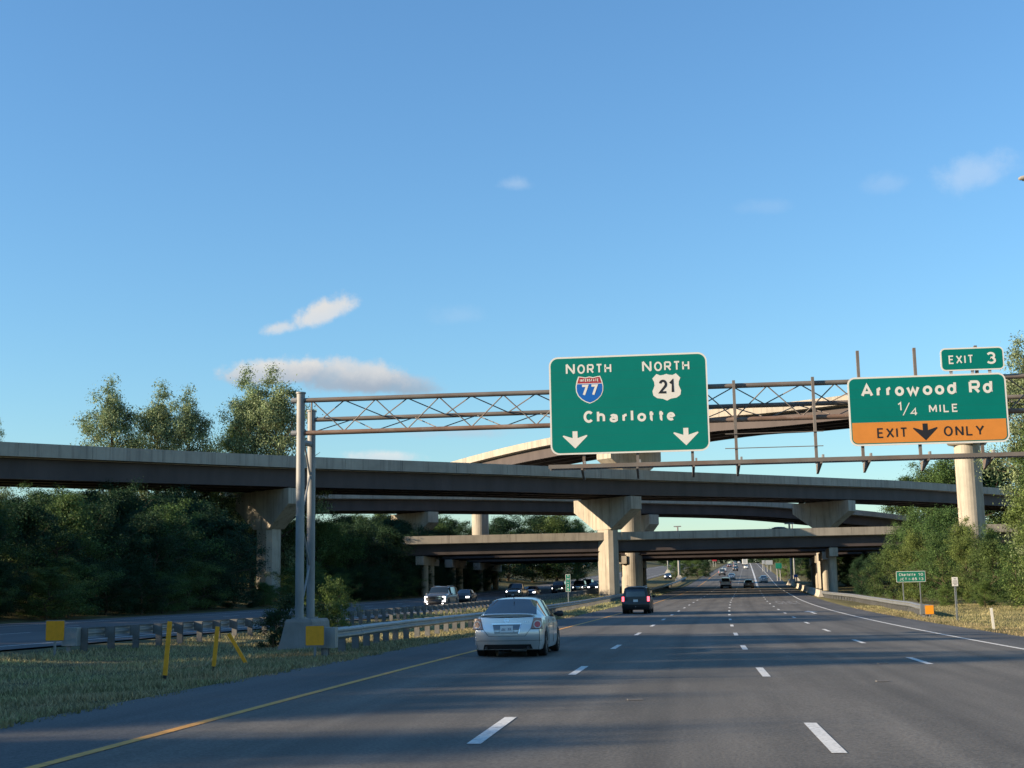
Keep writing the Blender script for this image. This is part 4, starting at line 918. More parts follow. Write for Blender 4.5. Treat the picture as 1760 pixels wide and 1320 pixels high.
    def patch(fn, name, x0, x1, z0, z1, m, par, lift=.008, nx=4, nz=3, sx0=0.0, sx1=0.0):
        vs = [fn(x0+(x1-x0)*a/nx+(sx0+(sx1-sx0)*a/nx)*b/nz, z0+(z1-z0)*b/nz, lift) for b in range(nz+1) for a in range(nx+1)]
        fs = [(b*(nx+1)+a, b*(nx+1)+a+1, (b+1)*(nx+1)+a+1, (b+1)*(nx+1)+a) for b in range(nz) for a in range(nx)]
        return MB().add(vs, fs).build(name, m, par)
    def ring(fn, name, cx, cz, r, m, par, lift, r_in=0.0, n=18):
        vs = []; 
        for k in range(n):
            a = 2*math.pi*k/n; vs.append(fn(cx+r*math.cos(a), cz+r*math.sin(a), lift))
        if r_in:
            for k in range(n):
                a = 2*math.pi*k/n; vs.append(fn(cx+r_in*math.cos(a), cz+r_in*math.sin(a), lift))
            return MB().add(vs, [(k, (k+1) % n, n+(k+1) % n, n+k) for k in range(n)]).build(name, m, par)
        return MB().add(vs, [tuple(range(n))]).build(name, m, par)
    # mirrors
    ym = sp['fg'][1]-.28; zm = float(interp(sp['belt'], ym))+.09; xm_ = float(interp(sp['wb'], ym))
    for sgn in (-1, 1):
        rr = [[(sgn*(xm_+d), ym+wy*math.cos(a), zm+hz*math.sin(a)) for a in np.linspace(0, 2*math.pi, 10, endpoint=False)] for d, wy, hz in ((-.02, .03, .03), (.05, .05, .06), (.09, .075, .085), (.20, .07, .08), (.235, .035, .05))]
        mi = fixn(MB().sweep(rr).build('mirror', MT['black'] if pnt in ('black',) or kind == 'sedan' else PAINT[pnt], root, True))
    tl = MT['taillit'] if brake else MT['taillight']
    if kind == 'sedan':
        for sgn in (-1, 1):
            lp = patch(rear, 'tail_light', sgn*.60, sgn*.875, .70, .955, MT['lampamber'], root, .007, 6, 4, sgn*.075, -sgn*.03)
            ring(rear, 'lamp_ring', sgn*.755, .80, .098, MT['lampclear'], lp, .016); ring(rear, 'lamp_lens', sgn*.755, .80, .073, MT['taillight'] if sgn > 0 else MT['lampamber'], lp, .022)
            patch(rear, 'lamp_edge', sgn*.59, sgn*.88, .682, .698, MT['black'], lp, .009, 6, 1)
        sm = MT['black']
        for sgn in (-1, 1):                        # boot-lid shut lines
            patch(rear, 'shut_line', sgn*.590, sgn*.598, .69, .97, sm, root, .004, 1, 4, sgn*.075, sgn*.075); patch(rear, 'shut_line', sgn*.47, sgn*.595, .505, .69, sm, root, .004, 3, 3, 0, 0) if False else None
            vs = [rear(sgn*(.592-.13*t), .69-.17*t, .0045) for t in np.linspace(0, 1, 6)]+[rear(sgn*(.582-.13*t), .69-.17*t, .0045) for t in np.linspace(1, 0, 6)]
            MB().add(vs, [tuple(range(12))]).build('shut_line', sm, root)
        patch(rear, 'shut_line', -.46, .46, .516, .524, sm, root, .004, 10, 1)
        patch(rear, 'bumper_crease', -.86, .86, .405, .412, sm, root, .003, 12, 1)
        # raised spoiler lip on the boot lid
        rr = []
        for x in np.linspace(-.68, .68, 17):
            yb_ = -2.33+.16*(abs(x)/hw)**3*1.15; zz = 1.035-.03*(abs(x)/.68)**4; e_ = 1 if abs(x) < .6 else .35
            rr.append([(x, yb_-.035*e_, zz+.01), (x, yb_-.03*e_, zz+.035*e_), (x, yb_+.03, zz+.04*e_), (x, yb_+.16, zz-.004), (x, yb_+.02, zz-.03)])
        fixn(MB().sweep(rr).build('spoiler', PAINT[pnt], root, True))
        patch(rear, 'painted_spoiler_shadow', -.64, .64, .985, .998, MT['black'], root, .006, 12, 1)  # black strip painted in as the shade under the spoiler lip
        rc = patch(rear, 'plate_recess', -.30, .30, .575, .80, PAINT['grey'], root, .004, 4, 2, -.05, .05)
        patch(rear, 'chrome_garnish', -.37, .37, .805, .832, MT['chrome'], root, .02, 6, 1)
        patch(rear, 'recess_edge', .29, .315, .58, .80, MT['chrome'], rc, .010, 1, 2, .05, .05)
        pl = patch(rear, 'licence_plate', -.16, .16, .615, .775, MT['plate'], root, .018, 1, 1)
        for txt, a0, a1 in (('252', -.125, -.03), ('X1K', .03, .125)):
            tv, tf = text_mesh(txt, .01); MB().add([rear(a0+(a1-a0)*a, .66+.07*b, .022) for a, b in tv], tf).build('plate_characters', MT['ink'], pl)
        ring(rear, 'emblem', 0.0, .905, .055, MT['chrome'], root, .012, .038); patch(rear, 'emblem_bar', -.062, .062, .895, .915, MT['chrome'], root, .014, 1, 1)
        tv, tf = text_mesh('2.5 S', .01); MB().add([rear(.43+.13*a, .845+.035*b, .006) for a, b in tv], tf).build('badge', MT['chrome'], root)
        patch(rear, 'diffuser', -.62, .62, .20, .315, MT['black'], root, .010, 8, 2, .04, -.04)
        for sgn in (-1, 1):
            MB().tube((sgn*.52, -2.36, .235), (sgn*.52, -2.1, .235), .035, n=10).build('exhaust_pipe', MT['black'], root)
        for sgn in (-1, 1): patch(front, 'headlight', sgn*.48, sgn*.80, .62, .76, MT['headlit'] if lit else MT['lampclear'], root, .01, 4, 2)
        patch(front, 'grille', -.42, .42, .56, .70, MT['black'], root, .008, 4, 2); patch(front, 'lower_grille', -.5, .5, .28, .42, MT['black'], root, .008, 4, 2)
        # door seams and handles
        for yb_ in (-1.0, .0, 1.02):
            for sgn in (-1, 1): MB().box((sgn*(hw-.004)-.004, yb_-.004, .30), (sgn*(hw-.004)+.004, yb_+.004, .90)).build('door_seam', MT['black'], root)
        for yb_ in (-.72, .28):
            for sgn in (-1, 1): MB().box((sgn*hw-.02, yb_-.1, .80), (sgn*hw+.02, yb_+.1, .83)).build('door_handle', PAINT[pnt], root)
        MB().tube((0, -.95, 1.43), (0, -1.05, 1.5), .012, .004, 6).build('aerial', MT['black'], root)
    else:
        zt = 1.05 if kind != 'pickup' else 1.0
        big = kind == 'bigsuv'
        if kind != 'pickup':
            gl = patch(rear, 'rear_window', -.66, .66, zt+.10, (1.66 if kind == 'suv' else 1.72), MT['glass'], root, .006, 8, 3, .07, -.07)
            patch(rear, 'rear_bumper', -hw+.08, hw-.08, sp['sill']+.04, .62, MT['black'] if kind == 'suv' else PAINT[pnt], root, .02, 10, 2)
            for sgn in (-1, 1): patch(rear, 'tail_light', sgn*(hw-.20), sgn*(hw-.045), zt-.22, zt+.10, tl, root, .012, 3, 3)
            patch(rear, 'licence_plate', -.16, .16, .80, .96, MT['plate'], root, .02, 1, 1)
            patch(rear, 'roof_spoiler', -.62, .62, (1.70 if kind == 'suv' else 1.78), (1.74 if kind == 'suv' else 1.82), MT['black'], root, .10, 6, 1)
            for sgn in (-1, 1):
                zr = float(interp(sp['top'], -.6))
                MB().tube((sgn*.62, -1.9, zr+.02), (sgn*.62, .4, zr+.03), .022, n=6).build('roof_rail', MT['galvdull'] if not pnt == 'black' else MT['galv'], root)
            if kind == 'suv': MB().tube((0, -2.52, .48), (0, -2.40, .48), .03, n=8).build('tow_hitch', MT['galv'], root)
        else:
            # flat black sheet paints in the shaded hollow of the open bed
            MB().box((-.78, -2.8, 1.176), (.78, -1.0, 1.184)).build('cargo_bed_shade', MT['black'], root)
            for sgn in (-1, 1): patch(rear, 'tail_light', sgn*(hw-.20), sgn*(hw-.05), .75, 1.08, tl, root, .012, 2, 3)
            patch(rear, 'rear_bumper', -hw+.06, hw-.06, .38, .60, MT['chrome'], root, .03, 6, 2)
        nz = sp['nose'][-3][0] if False else 1.04
        gh = (.62, 1.02) if kind != 'suv' else (.60, .88)
        gr = patch(front, 'grille', -.55, .55, gh[0], gh[1], MT['black'], root, .010, 6, 3)
        for k in range(3): z = gh[0]+.06+(gh[1]-gh[0]-.1)*k/2; patch(front, 'grille_bar', -.53, .53, z, z+.035, MT['chrome'], gr, .022, 6, 1)
        patch(front, 'grille_frame', -.60, .60, gh[1], gh[1]+.03, MT['chrome'], gr, .018, 6, 1)
        for sgn in (-1, 1):
            hl = patch(front, 'headlight', sgn*.62, sgn*(hw-.10), gh[1]-.20, gh[1]+.02, MT['lampclear'] if not lit else MT['black'], root, .012, 3, 2)
            if lit:
                if big:
                    patch(front, 'lamp_element', sgn*(hw-.20), sgn*(hw-.10), gh[0]-.04, gh[1]+.02, MT['headlit'], hl, .016, 2, 3); patch(front, 'lamp_element', sgn*.66, sgn*(hw-.20), gh[1]-.04, gh[1]+.02, MT['headlit'], hl, .016, 2, 1)
                    patch(front, 'lamp_element', sgn*.66, sgn*(hw-.20), gh[0]-.04, gh[0]+.03, MT['headlit'], hl, .016, 2, 1)
                else: ring(front, 'lamp_element', sgn*(hw-.25), gh[1]-.09, .085, MT['headlit'], hl, .018)
        patch(front, 'front_bumper', -hw+.14, hw-.14, .36, .56, MT['black'], root, .014, 8, 2)
        patch(front, 'skid_plate', -.5, .5, .36, .41, MT['chrome'], root, .022, 6, 1)
        for sgn in (-1, 1): patch(front, 'fog_lamp', sgn*.62, sgn*.74, .40, .46, MT['headlit'] if lit and big else MT['lampclear'], root, .022, 1, 1)
        patch(front, 'licence_plate', -.15, .15, .5, .58, MT['plate'], root, .02, 1, 1) if not big else None
    if lit and kind == 'sedan': pass
    return root
def place(o, s, off, opp=False, dz=0.0, turn=0.0):
    p = rp(s, off, dz); o.location = tuple(p); h_ = heading(s)+turn
    slope = math.atan2(zc(s+2)-zc(s-2), 4.0)
    o.rotation_euler = (slope if not opp else -slope, 0, -h_+(math.pi if opp else 0)); return o
def recolour(o, pnt):
    for c_ in o.children:
        if c_.name.split('.')[0] in ('body', 'mirror', 'spoiler', 'door_handle'):
            sl = c_.material_slots[0]; sl.link = 'OBJECT'; sl.material = PAINT[pnt]
def clone(src, pnt, label, group):
    o = copy_tree(src); o['label'] = label; o['group'] = group
    if pnt: recolour(o, pnt)
    return o
G1, G2 = 'cars driving away ahead', 'oncoming vehicles with headlights on'
sed = make_car('sedan', 'silver', 'silver sedan seen from behind in the left lane, nearest vehicle', G1)
place(sed, 36.1, -5.92)
bs = make_car('suv', 'black', 'black SUV with lit red tail lamps ahead of the silver sedan', G1, brake=True); place(bs, 95.0, -6.2)
gm = make_car('bigsuv', 'grey', 'large grey oncoming SUV with bright C-shaped headlights, closest of the oncoming traffic', G2, lit=True); place(gm, 117.5, -24.9, True)
pk = make_car('pickup', 'brownish', 'oncoming pickup truck with round headlights behind the big grey SUV', G2, lit=True); place(pk, 152, -23.5, True)
sl_ = make_car('sedan', 'darkblue', 'dark oncoming sedan half hidden behind the pickup truck', G2, lit=True); place(sl_, 164, -23.9, True)
def place_px(o, px, D, opp=False, turn=0.0):
    p = at(px, 1010, D); s = p[1]; return place(o, s, p[0]-xc(s), opp, 0.0, turn)
place_px(gm, 759, 119, True, .02); place_px(pk, 888, 165, True); place_px(sl_, 914, 174, True)
c_ = clone(sl_, 'black', 'black oncoming car with one pale headlight right behind the big grey SUV', G2); place_px(c_, 800, 140, True)
bo = make_car('suv', 'black', 'dark oncoming SUV partly hidden by the green mile marker', G2, lit=True); place_px(bo, 961, 205, True)
c_ = clone(bo, 'grey', 'oncoming SUV between the mile marker and the bridge pier', G2); place_px(c_, 996, 214, True)
c_ = clone(sl_, 'grey', 'oncoming sedan close to the left side of the bridge pier', G2); place_px(c_, 1021, 222, True)
c_ = clone(bo, 'black', 'oncoming SUV farther back, above the sedan by the pier', G2); place_px(c_, 1010, 236, True)
ws = make_car('suv', 'white', 'white SUV driving away just beyond the level bridges, in the second lane', G1); place_px(ws, 1248, 238)
ds = clone(sed, 'grey', 'dark grey sedan driving away beside the white SUV beyond the bridges', G1); place_px(ds, 1287, 236)
wr_ = clone(sed, 'white', 'white sedan alone in the right exit lane beyond the bridges', G1); place_px(wr_, 1313, 286)
def flatten(root, name, label, cat, group):                    # one small far vehicle: a single mesh
    vs, fs, mi, mats = [], [], [], []
    def walk(o):
        for ch in o.children:
            m = ch.material_slots[0].material
            if m not in mats: mats.append(m)
            n = len(vs); vs.extend([v.co[:] for v in ch.data.vertices])
            for p in ch.data.polygons: fs.append(tuple(i+n for i in p.vertices)); mi.append(mats.index(m))
            walk(ch)
    walk(root)
    me = bpy.data.meshes.new(name); me.from_pydata(vs, [], fs); me.update()
    for m in mats: me.materials.append(m)
    me.polygons.foreach_set('material_index', mi)
    o = bpy.data.objects.new(name, me); col.objects.link(o); return tag(o, label, cat, group)
def recol_flat(o, pnt):
    for sl in o.material_slots:
        if sl.material and 'car_paint' in sl.material.name and 'grey' not in sl.material.name: sl.link = 'OBJECT'; sl.material = PAINT[pnt]
fs_ = flatten(sed, 'sedan_car', 'x', 'car', G1); fv_ = flatten(ws, 'suv_car', 'x', 'suv', G1); fo_ = flatten(sl_, 'sedan_car', 'x', 'car', G2)
FARS = [(fv_, 'grey', 1242, 372, 'grey SUV in the left lane some way beyond the bridges'), (fs_, 'silver', 1258.5, 318, 'pale silver sedan right behind the white SUV beyond the bridges'), (fs_, 'white', 1246, 450, 'white sedan in the left lane beyond the grey SUV'),
  (fs_, 'black', 1265.5, 460, 'black sedan in the middle lane far up the hill'), (fv_, 'darkblue', 1266, 560, 'dark blue SUV in front of the far black sedan'), (fs_, 'maroon', 1255.5, 590, 'maroon sedan in the left lane far up the hill'),
  (fs_, 'white', 1283.8, 520, 'white sedan right behind the white box truck'), (fv_, 'grey', 1265, 720, 'small grey SUV near the top of the hill'), (fs_, 'white', 1272, 900, 'tiny white car at the top of the hill')]
first = {}
for src, pnt, px, D, lab in FARS:
    o = src.copy() if src in first else src; first[src] = 1
    if o is not src: col.objects.link(o)
    tag(o, lab, 'car' if 'SUV' not in lab else 'suv', G1); recol_flat(o, pnt); place_px(o, px, D)
# fo_ heads towards us in the far southbound lanes
tag(fo_, 'small oncoming car far away on the opposing lanes beside the light pole', 'car', G2); place_px(fo_, 1149, 330, True)
# white box truck
bt = thing('box_truck', 'white box truck in the right through lane far up the hill', 'truck', (0, 0, 0), G1)
MB().box((-1.2, -3.4, .9), (1.2, 1.6, 3.5)).build('cargo_box', PAINT['white'], bt)
fixn(MB().prism([(-1.05, 1.65, .6), (-1.05, 3.3, .6), (-1.05, 3.35, 1.5), (-1.05, 2.9, 2.5), (-1.05, 1.65, 2.55)], np.zeros(3), np.array([2.1, 0, 0])).build('cab', PAINT['white'], bt))
MB().box((-.9, -3.42, 1.1), (.9, -3.405, 3.3)).build('roller_door', MT['sign_back'], bt)
for y in (-2.2, 2.5):
    for sx in (-1, 1): MB().tube((sx*.75, y, .45), (sx*1.12, y, .45), .45, n=14).build('wheel', MT['rubber'], bt)
MB().box((-1.1, -3.45, .5), (1.1, -3.3, .7)).build('bumper', MT['black'], bt)
place_px(bt, 1282, 640)
# van on the level bridge: only its roof shows over the parapet
van = clone(sed, 'white', 'white car crossing the level bridge, only its roof above the parapet', 'cars on the level bridge')
pv = cp((1336-880)/FPX*196, 198.6, 0); zt_ = ZC-.85+.0035*((1336-880)/FPX*196)
van.location = (pv[0], pv[1], zt_); van.rotation_euler = (0, 0, YAW+math.pi/2)
# parked cars in the lot on the far left hillside and by the far right
PK = [('white', 3), ('silver', 2), ('grey', 2), ('black', 2), ('red', 1), ('darkblue', 1)]
pool = [p for p, n in PK for _ in range(n)]
k = 0
for row in range(5):
    for q in range(13):
        s = 430+row*55+random.uniform(-4, 4); off = -52-q*5.2-row*3+random.uniform(-.6, .6)
        if random.random() < .18: continue
        o = (fs_ if random.random() < .6 else fv_).copy(); col.objects.link(o)
        p = (xc(s)+off, s, land(s, off)+.02); o.location = p; o.rotation_euler = (0, 0, random.choice((0, math.pi))+random.uniform(-.1, .1)+.5)
        pn = random.choice(pool); recol_flat(o, pn); tag(o, 'parked car in the crowded lot on the far hillside beyond the bridges', 'car', 'cars parked in the far lot'); k += 1

# ------------------------------------------------------------------ trees and plants
def leaf_cloud(C, Rr, per, size, rng):
    C = np.repeat(np.array(C), per, 0); Rr = np.repeat(np.array(Rr), per)
    n = len(C); g = rng.normal(size=(n, 3)); d = g/np.linalg.norm(g, axis=1)[:, None]
    P = C+g*.52*Rr[:, None]*np.array([1, 1, .72])
    # each leaf spray: a kite of four points, loosely facing outwards and up
    nrm = d*.6+rng.normal(size=(n, 3))*.6+np.array([0, 0, .5]); nrm /= np.linalg.norm(nrm, axis=1)[:, None]
    a = np.cross(nrm, rng.normal(size=(n, 3))); a /= np.linalg.norm(a, axis=1)[:, None]; b = np.cross(nrm, a)
    sz = size*np.clip(rng.lognormal(0, .3, n), .5, 1.8)[:, None]
    V = np.stack([P-a*sz, P+b*sz*.45+nrm*sz*.15, P+a*sz, P-b*sz*.45+nrm*sz*.15], 1).reshape(-1, 3)
    return V, n
def make_tree(h, rx, trunk_h, crown0, ncl, per, leaf, cl_r, mat, seed, shape='round', name='broadleaf_tree', nlimb=20, tr=.018):
    rng = np.random.default_rng(seed)
    root = thing(name, 'x', 'tree', (0, 0, 0))
    tb = MB(); r0 = h*tr; segs = 6; pts = [np.array([0, 0, -.5])]
    for k in range(1, segs+1):
        pts.append(np.array([rng.normal()*.010*k*h, rng.normal()*.010*k*h, crown0*.2+(h*.86-crown0*.2)*k/segs]))
    for k in range(segs): tb.tube(pts[k], pts[k+1], r0*(1-k/segs*.85), r0*(1-(k+1)/segs*.85), 7, caps=False)
    def env(z):                                   # crown half-width at height z
        f = min(1, max(0, (z-crown0)/(h-crown0)))
        return rx*(math.sin(math.pi*min(1, f*.93+.07))**.62)*(1-.22*f if shape == 'tall' else 1.0)
    cs, rs = [], []
    for k in range(nlimb):
        f = (k+.5)/nlimb; z0 = crown0*.6+(h*.84-crown0*.6)*f; q = int(min(segs-1, max(0, np.searchsorted([p[2] for p in pts], z0)-1)))
        u_ = (z0-pts[q][2])/(pts[q+1][2]-pts[q][2]); a = pts[q]+(pts[q+1]-pts[q])*u_
        az = k*2.39996+rng.normal()*.35; rise = rng.uniform(.12, .42)+.5*f
        L = env(min(h*.97, z0+rise*rx*.6))*rng.uniform(.62, 1.12); e = a+np.array([math.cos(az)*L, math.sin(az)*L, rise*L+.05*h*f]); e[2] = min(e[2], h*.985)
        mid = a+(e-a)*.5+np.array([0, 0, .05*L]); rr = r0*(1-z0/h*.85)*.55
        tb.tube(a, mid, rr, rr*.6, 5, False); tb.tube(mid, e, rr*.6, rr*.2, 5, False)
        m = max(3, int(ncl/nlimb))
        for j in range(m):                        # twigs along the outer part of the limb
            t_ = rng.uniform(.25, 1.05)**.8; p = a+(e-a)*t_+rng.normal(size=3)*L*.17*np.array([1, 1, .7])
            cs.append(p); rs.append(cl_r*rng.uniform(.5, 1.35))
            if j % 3 == 0: b0 = a+(e-a)*max(.2, t_-.25); tb.tube(b0, p, rr*.3, rr*.08, 4, False)
    for k in range(max(3, ncl//14)):
        cs.append(pts[-1]+rng.normal(size=3)*rx*.16+np.array([0, 0, (h-pts[-1][2])*rng.uniform(.0, .8)])); rs.append(cl_r*rng.uniform(.5, 1.0))
    V, n = leaf_cloud(cs, rs, per, leaf, rng)
    V[:, 2] = np.maximum(V[:, 2], .02)
    me = bpy.data.meshes.new('crown'); me.vertices.add(len(V)); me.vertices.foreach_set('co', V.ravel())
    me.loops.add(4*n); me.loops.foreach_set('vertex_index', np.arange(4*n)); me.polygons.add(n); me.polygons.foreach_set('loop_start', np.arange(0, 4*n, 4)); me.polygons.foreach_set('loop_total', np.full(n, 4)); me.update(); me.validate()
    me.materials.append(MT[mat]); cr = bpy.data.objects.new('crown', me); col.objects.link(cr); cr.parent = root
    t = tb.build('trunk', MT['bark'], None, True); t.parent = root
    return root
PT = [make_tree(20, 5.6, 6, 2.5, 170, 250, .115, 1.22, 'leafgrey', 1, 'tall', nlimb=32), make_tree(12, 4.8, 3, .8, 160, 240, .092, 1.0, 'leaf', 2, nlimb=26), make_tree(12, 5.0, 3, .5, 170, 240, .095, 1.05, 'leafshade', 3, nlimb=28),
      make_tree(9, 4.3, 2, .2, 150, 230, .08, .88, 'leaf', 4, nlimb=26), make_tree(9, 4.1, 2, .1, 150, 230, .08, .85, 'leafyel', 5, nlimb=26), make_tree(20, 6.0, 6, 2.5, 180, 250, .108, 1.25, 'leaf', 6, 'tall', nlimb=32)]
PB = [make_tree(2.4, 1.25, .2, .05, 60, 90, .045, .3, 'leafyel', 11, name='shrub', nlimb=12, tr=.012), make_tree(2.4, 1.3, .2, .0, 60, 90, .045, .32, 'leafshade', 12, name='shrub', nlimb=12, tr=.012)]
used = set()
def tree(kind, x, y, hgt, label, group, wide=1.0, name=None, dz=0.0, cat='tree'):
    src = (PT+PB)[kind]; H = [20, 12, 12, 9, 9, 20, 2.4, 2.4][kind]
    if kind in used: o = copy_tree(src)
    else: o = src; used.add(kind)
    z = ground_at(x, y)+dz; k = hgt/H
    o.location = (x, y, z); o.scale = (k*wide, k*wide, k); o.rotation_euler = (0, 0, random.uniform(0, 6.28)); o['label'] = label; o['group'] = group; o['category'] = cat
    return o
def tree_px(kind, px, top, D, label, group, wide=1.0, cat='tree'):        # top: picture row of its crown's top
    p = at(px, top, D); return tree(kind, p[0], p[1], p[2]-ground_at(p[0], p[1]), label, group, wide, cat=cat)
GL, GT, GR, GF = 'wood along the opposing lanes', 'tall trees behind the nearest flyover', 'trees on the right bank', 'trees behind the bridges'
# wood on the left: rows running along the highway
WL = 'dark tree in the dense shaded wood along the opposing lanes at left'
def seen(x, y, z):                     # picture column, row and distance of a point
    d = np.array([x, y, z])-np.array([0, 0, EYE]); q = d@FW; return 880+FPX*(d@RT)/q, 660-FPX*(d@UP)/q, q
for row, (o0, hmin, hmax) in enumerate(((-47.5, 7.5, 9.8), (-54, 9.0, 11.5), (-62, 10, 13))):
    s = 84+row*3.0
    while s < 260:
        hgt = random.uniform(hmin, hmax); o_ = o0+random.uniform(-1.5, 1.5); x = xc(s)+o_; zg = ground_at(x, s)
        px, py, D = seen(x, s, zg+hgt); lim = 838 if px < 420 else 884          # the wood stays below the flyover's girders
        if py < lim: hgt *= max(.45, 1-(lim+random.uniform(0, 22)-py)*D/FPX/hgt)
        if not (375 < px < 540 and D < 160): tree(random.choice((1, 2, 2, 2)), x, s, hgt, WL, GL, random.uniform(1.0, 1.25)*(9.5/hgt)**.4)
        s += random.uniform(5.2, 7.4) if row == 0 else random.uniform(6.5, 9)
# undergrowth closing the foot of the wood
s = 78.0
while s < 240:
    o_ = -44.6+random.uniform(-1.2, 1.0); x = xc(s)+o_
    low = 390 < seen(x, s, 2)[0] < 520 and s < 160
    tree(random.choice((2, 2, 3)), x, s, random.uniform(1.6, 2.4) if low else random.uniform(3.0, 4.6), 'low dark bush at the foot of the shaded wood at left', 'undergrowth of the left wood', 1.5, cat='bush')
    s += random.uniform(3.2, 4.6)
# the same wood goes on beside and behind the camera, out of the picture: heights and gaps shaped to throw shade bands on the road
s = -70.0
while s < 80:
    Y = s+15.5; dark = 27 < Y < 34 or 40 < Y < 48.5 or 60 < Y < 63 or 66 < Y < 81 or Y > 87
    tall = 17.2 if dark else 13.6 if Y < 27 else 9.5
    for o0, lo, hi in ((-47, .9, 1.0), (-56, .9, 1.05)):
        x = xc(s)+o0+random.uniform(-2, 2); hh = tall*random.uniform(lo, hi); rad = hh*.42*.62
        if seen(x+rad, s, 8)[0] > -12 and s > 30: hh = min(hh, 9.0)
        tree(random.choice((1, 2, 2)), x, s+random.uniform(-1, 1), hh, WL, GL, (.62 if dark else .8))
    s += random.uniform(3.6, 5.0)
for px, top, D, k, wd, lab in ((200, 671, 158, 0, .80, 'leftmost tall tree rising above the flyover'), (268, 681, 163, 0, .85, 'second tall tree from the left rising above the flyover'), (330, 686, 160, 0, .75, 'third tall tree from the left above the flyover'), (405, 705, 170, 5, .7, 'tall tree above the flyover just left of the two tallest crowns'), (438, 657, 165, 0, .78, 'tall crown above the flyover left of the gantry post'), (482, 656, 163, 0, .8, 'tall crown above the flyover right behind the gantry post'), (-8, 741, 150, 0, .6, 'tall tree whose crown tip shows at the left edge above the flyover')):
    tree_px(k, px, top, D, lab, GT, wd)
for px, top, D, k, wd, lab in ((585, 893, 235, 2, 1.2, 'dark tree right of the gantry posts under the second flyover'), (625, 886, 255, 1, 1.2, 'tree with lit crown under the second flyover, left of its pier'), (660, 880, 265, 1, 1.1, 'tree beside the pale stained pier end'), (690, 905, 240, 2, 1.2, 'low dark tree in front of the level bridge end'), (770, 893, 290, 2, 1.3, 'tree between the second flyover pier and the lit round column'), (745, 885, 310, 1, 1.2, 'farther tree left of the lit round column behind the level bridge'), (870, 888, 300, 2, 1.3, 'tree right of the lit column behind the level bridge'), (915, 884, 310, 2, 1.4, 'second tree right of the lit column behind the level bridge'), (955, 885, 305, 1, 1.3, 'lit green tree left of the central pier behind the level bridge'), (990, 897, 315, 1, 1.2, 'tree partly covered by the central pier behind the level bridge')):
    tree_px(k, px, top, D, lab, GF, wd)
for px, top, D, k, wd, lab in ((1768, 606, 100, 0, .75, 'tall tree cut by the right edge above the EXIT plate'), (1815, 640, 96, 5, .8, 'tall tree outside the right edge leaning over the signs'), (1795, 745, 108, 5, .7, 'bright tree at the right edge below the Arrowood Rd sign'), (1790, 830, 92, 4, 1.0, 'bushy tree at the right edge above the verge'),
   (1600, 806, 305, 1, 1.1, 'distant tree behind the flyover left of the tall round column'), (1572, 818, 310, 2, 1.0, 'small distant tree top left of the round column above the flyover'), (1632, 790, 300, 1, 1.2, 'distant tree directly left of the tall round column'), (1705, 790, 300, 2, 1.3, 'distant tree right of the tall round column'),
   (1565, 880, 150, 1, .8, 'tree left of the round column just under the flyover'), (1610, 874, 142, 3, .8, 'tree with lit crown in front of the level bridge at right'), (1655, 900, 128, 4, .75, 'leafy tree covering the foot of the round column'), (1705, 908, 130, 1, .75, 'dark tree right of the round column foot'), (1775, 880, 122, 2, .75, 'shaded tree behind the right-hand bank'),
   (1530, 935, 126, 3, .85, 'round lit tree at the left end of the right bank'), (1572, 918, 122, 4, .85, 'bright tree behind the green distance sign'), (1615, 915, 118, 3, .85, 'tree between the distance sign and the white sign'), (1655, 922, 114, 4, .85, 'bright tree behind the white sign'), (1700, 928, 108, 3, .9, 'lit tree right of the white sign'), (1745, 936, 104, 3, .9, 'lit tree at the right end of the bank'), (1500, 955, 150, 2, .9, 'dark shaded tree at the left end of the right bank'), (1478, 960, 165, 2, .8, 'dark shaded tree beside the right bridge columns'),
   (1690, 1000, 103, 4, 1.3, 'low bush at the foot of the right bank beside the grass'), (1625, 1005, 108, 4, 1.3, 'low bush behind the white sign post'), (1745, 1002, 98, 3, 1.3, 'low bush at the right edge beside the grass')):
    tree_px(k, px, top, D, lab, GR, wd, 'bush' if 'bush' in lab else 'tree')
for px, top, D, k in ((1405, 940, 262, 2), (1440, 930, 275, 1), (1470, 925, 290, 2), (1500, 930, 270, 1), (1455, 955, 235, 2), (1490, 950, 215, 2), (1390, 955, 320, 1), (1375, 958, 345, 2), (1420, 950, 310, 1)):
    tree_px(k, px, top, D, 'tree in the shaded thicket behind the right bridge columns', 'thicket behind the right bridge columns', 1.25)
# shrubs round the gantry foot
for px, top, D, k, wd, lab in ((492, 1022, 47.5, 7, .95, 'dark shrub at the left of the gantry base'), (470, 1050, 46.5, 7, 1.2, 'low dark shrub left of the gantry base'), (566, 998, 49.5, 6, .62, 'sunlit shrub right behind the gantry posts'), (580, 1030, 48.5, 6, .9, 'lower leafy shrub right of the gantry posts'), (548, 1035, 49, 7, .9, 'shaded shrub between the gantry posts and the guardrail')):
    tree_px(k, px, top, D, lab, 'shrubs round the gantry foot', wd, 'shrub')
for o0, o1, D, top, lab in ((1160, 0, 350, 963, 'dark bush left end of the far median hedge'), (1180, 0, 352, 958, 'middle bush of the far median hedge'), (1198, 0, 350, 960, 'bush right of the middle in the far median hedge'), (1212, 0, 348, 966, 'right end bush of the far median hedge')):
    tree_px(3 if o0 != 1212 else 2, o0, top, D, lab, 'far median bushes', 1.1, 'bush')
tree_px(4, 1350, 953, 330, 'leafy bush beyond the right barrier under the bridges', 'far median bushes', 1.0, 'bush')
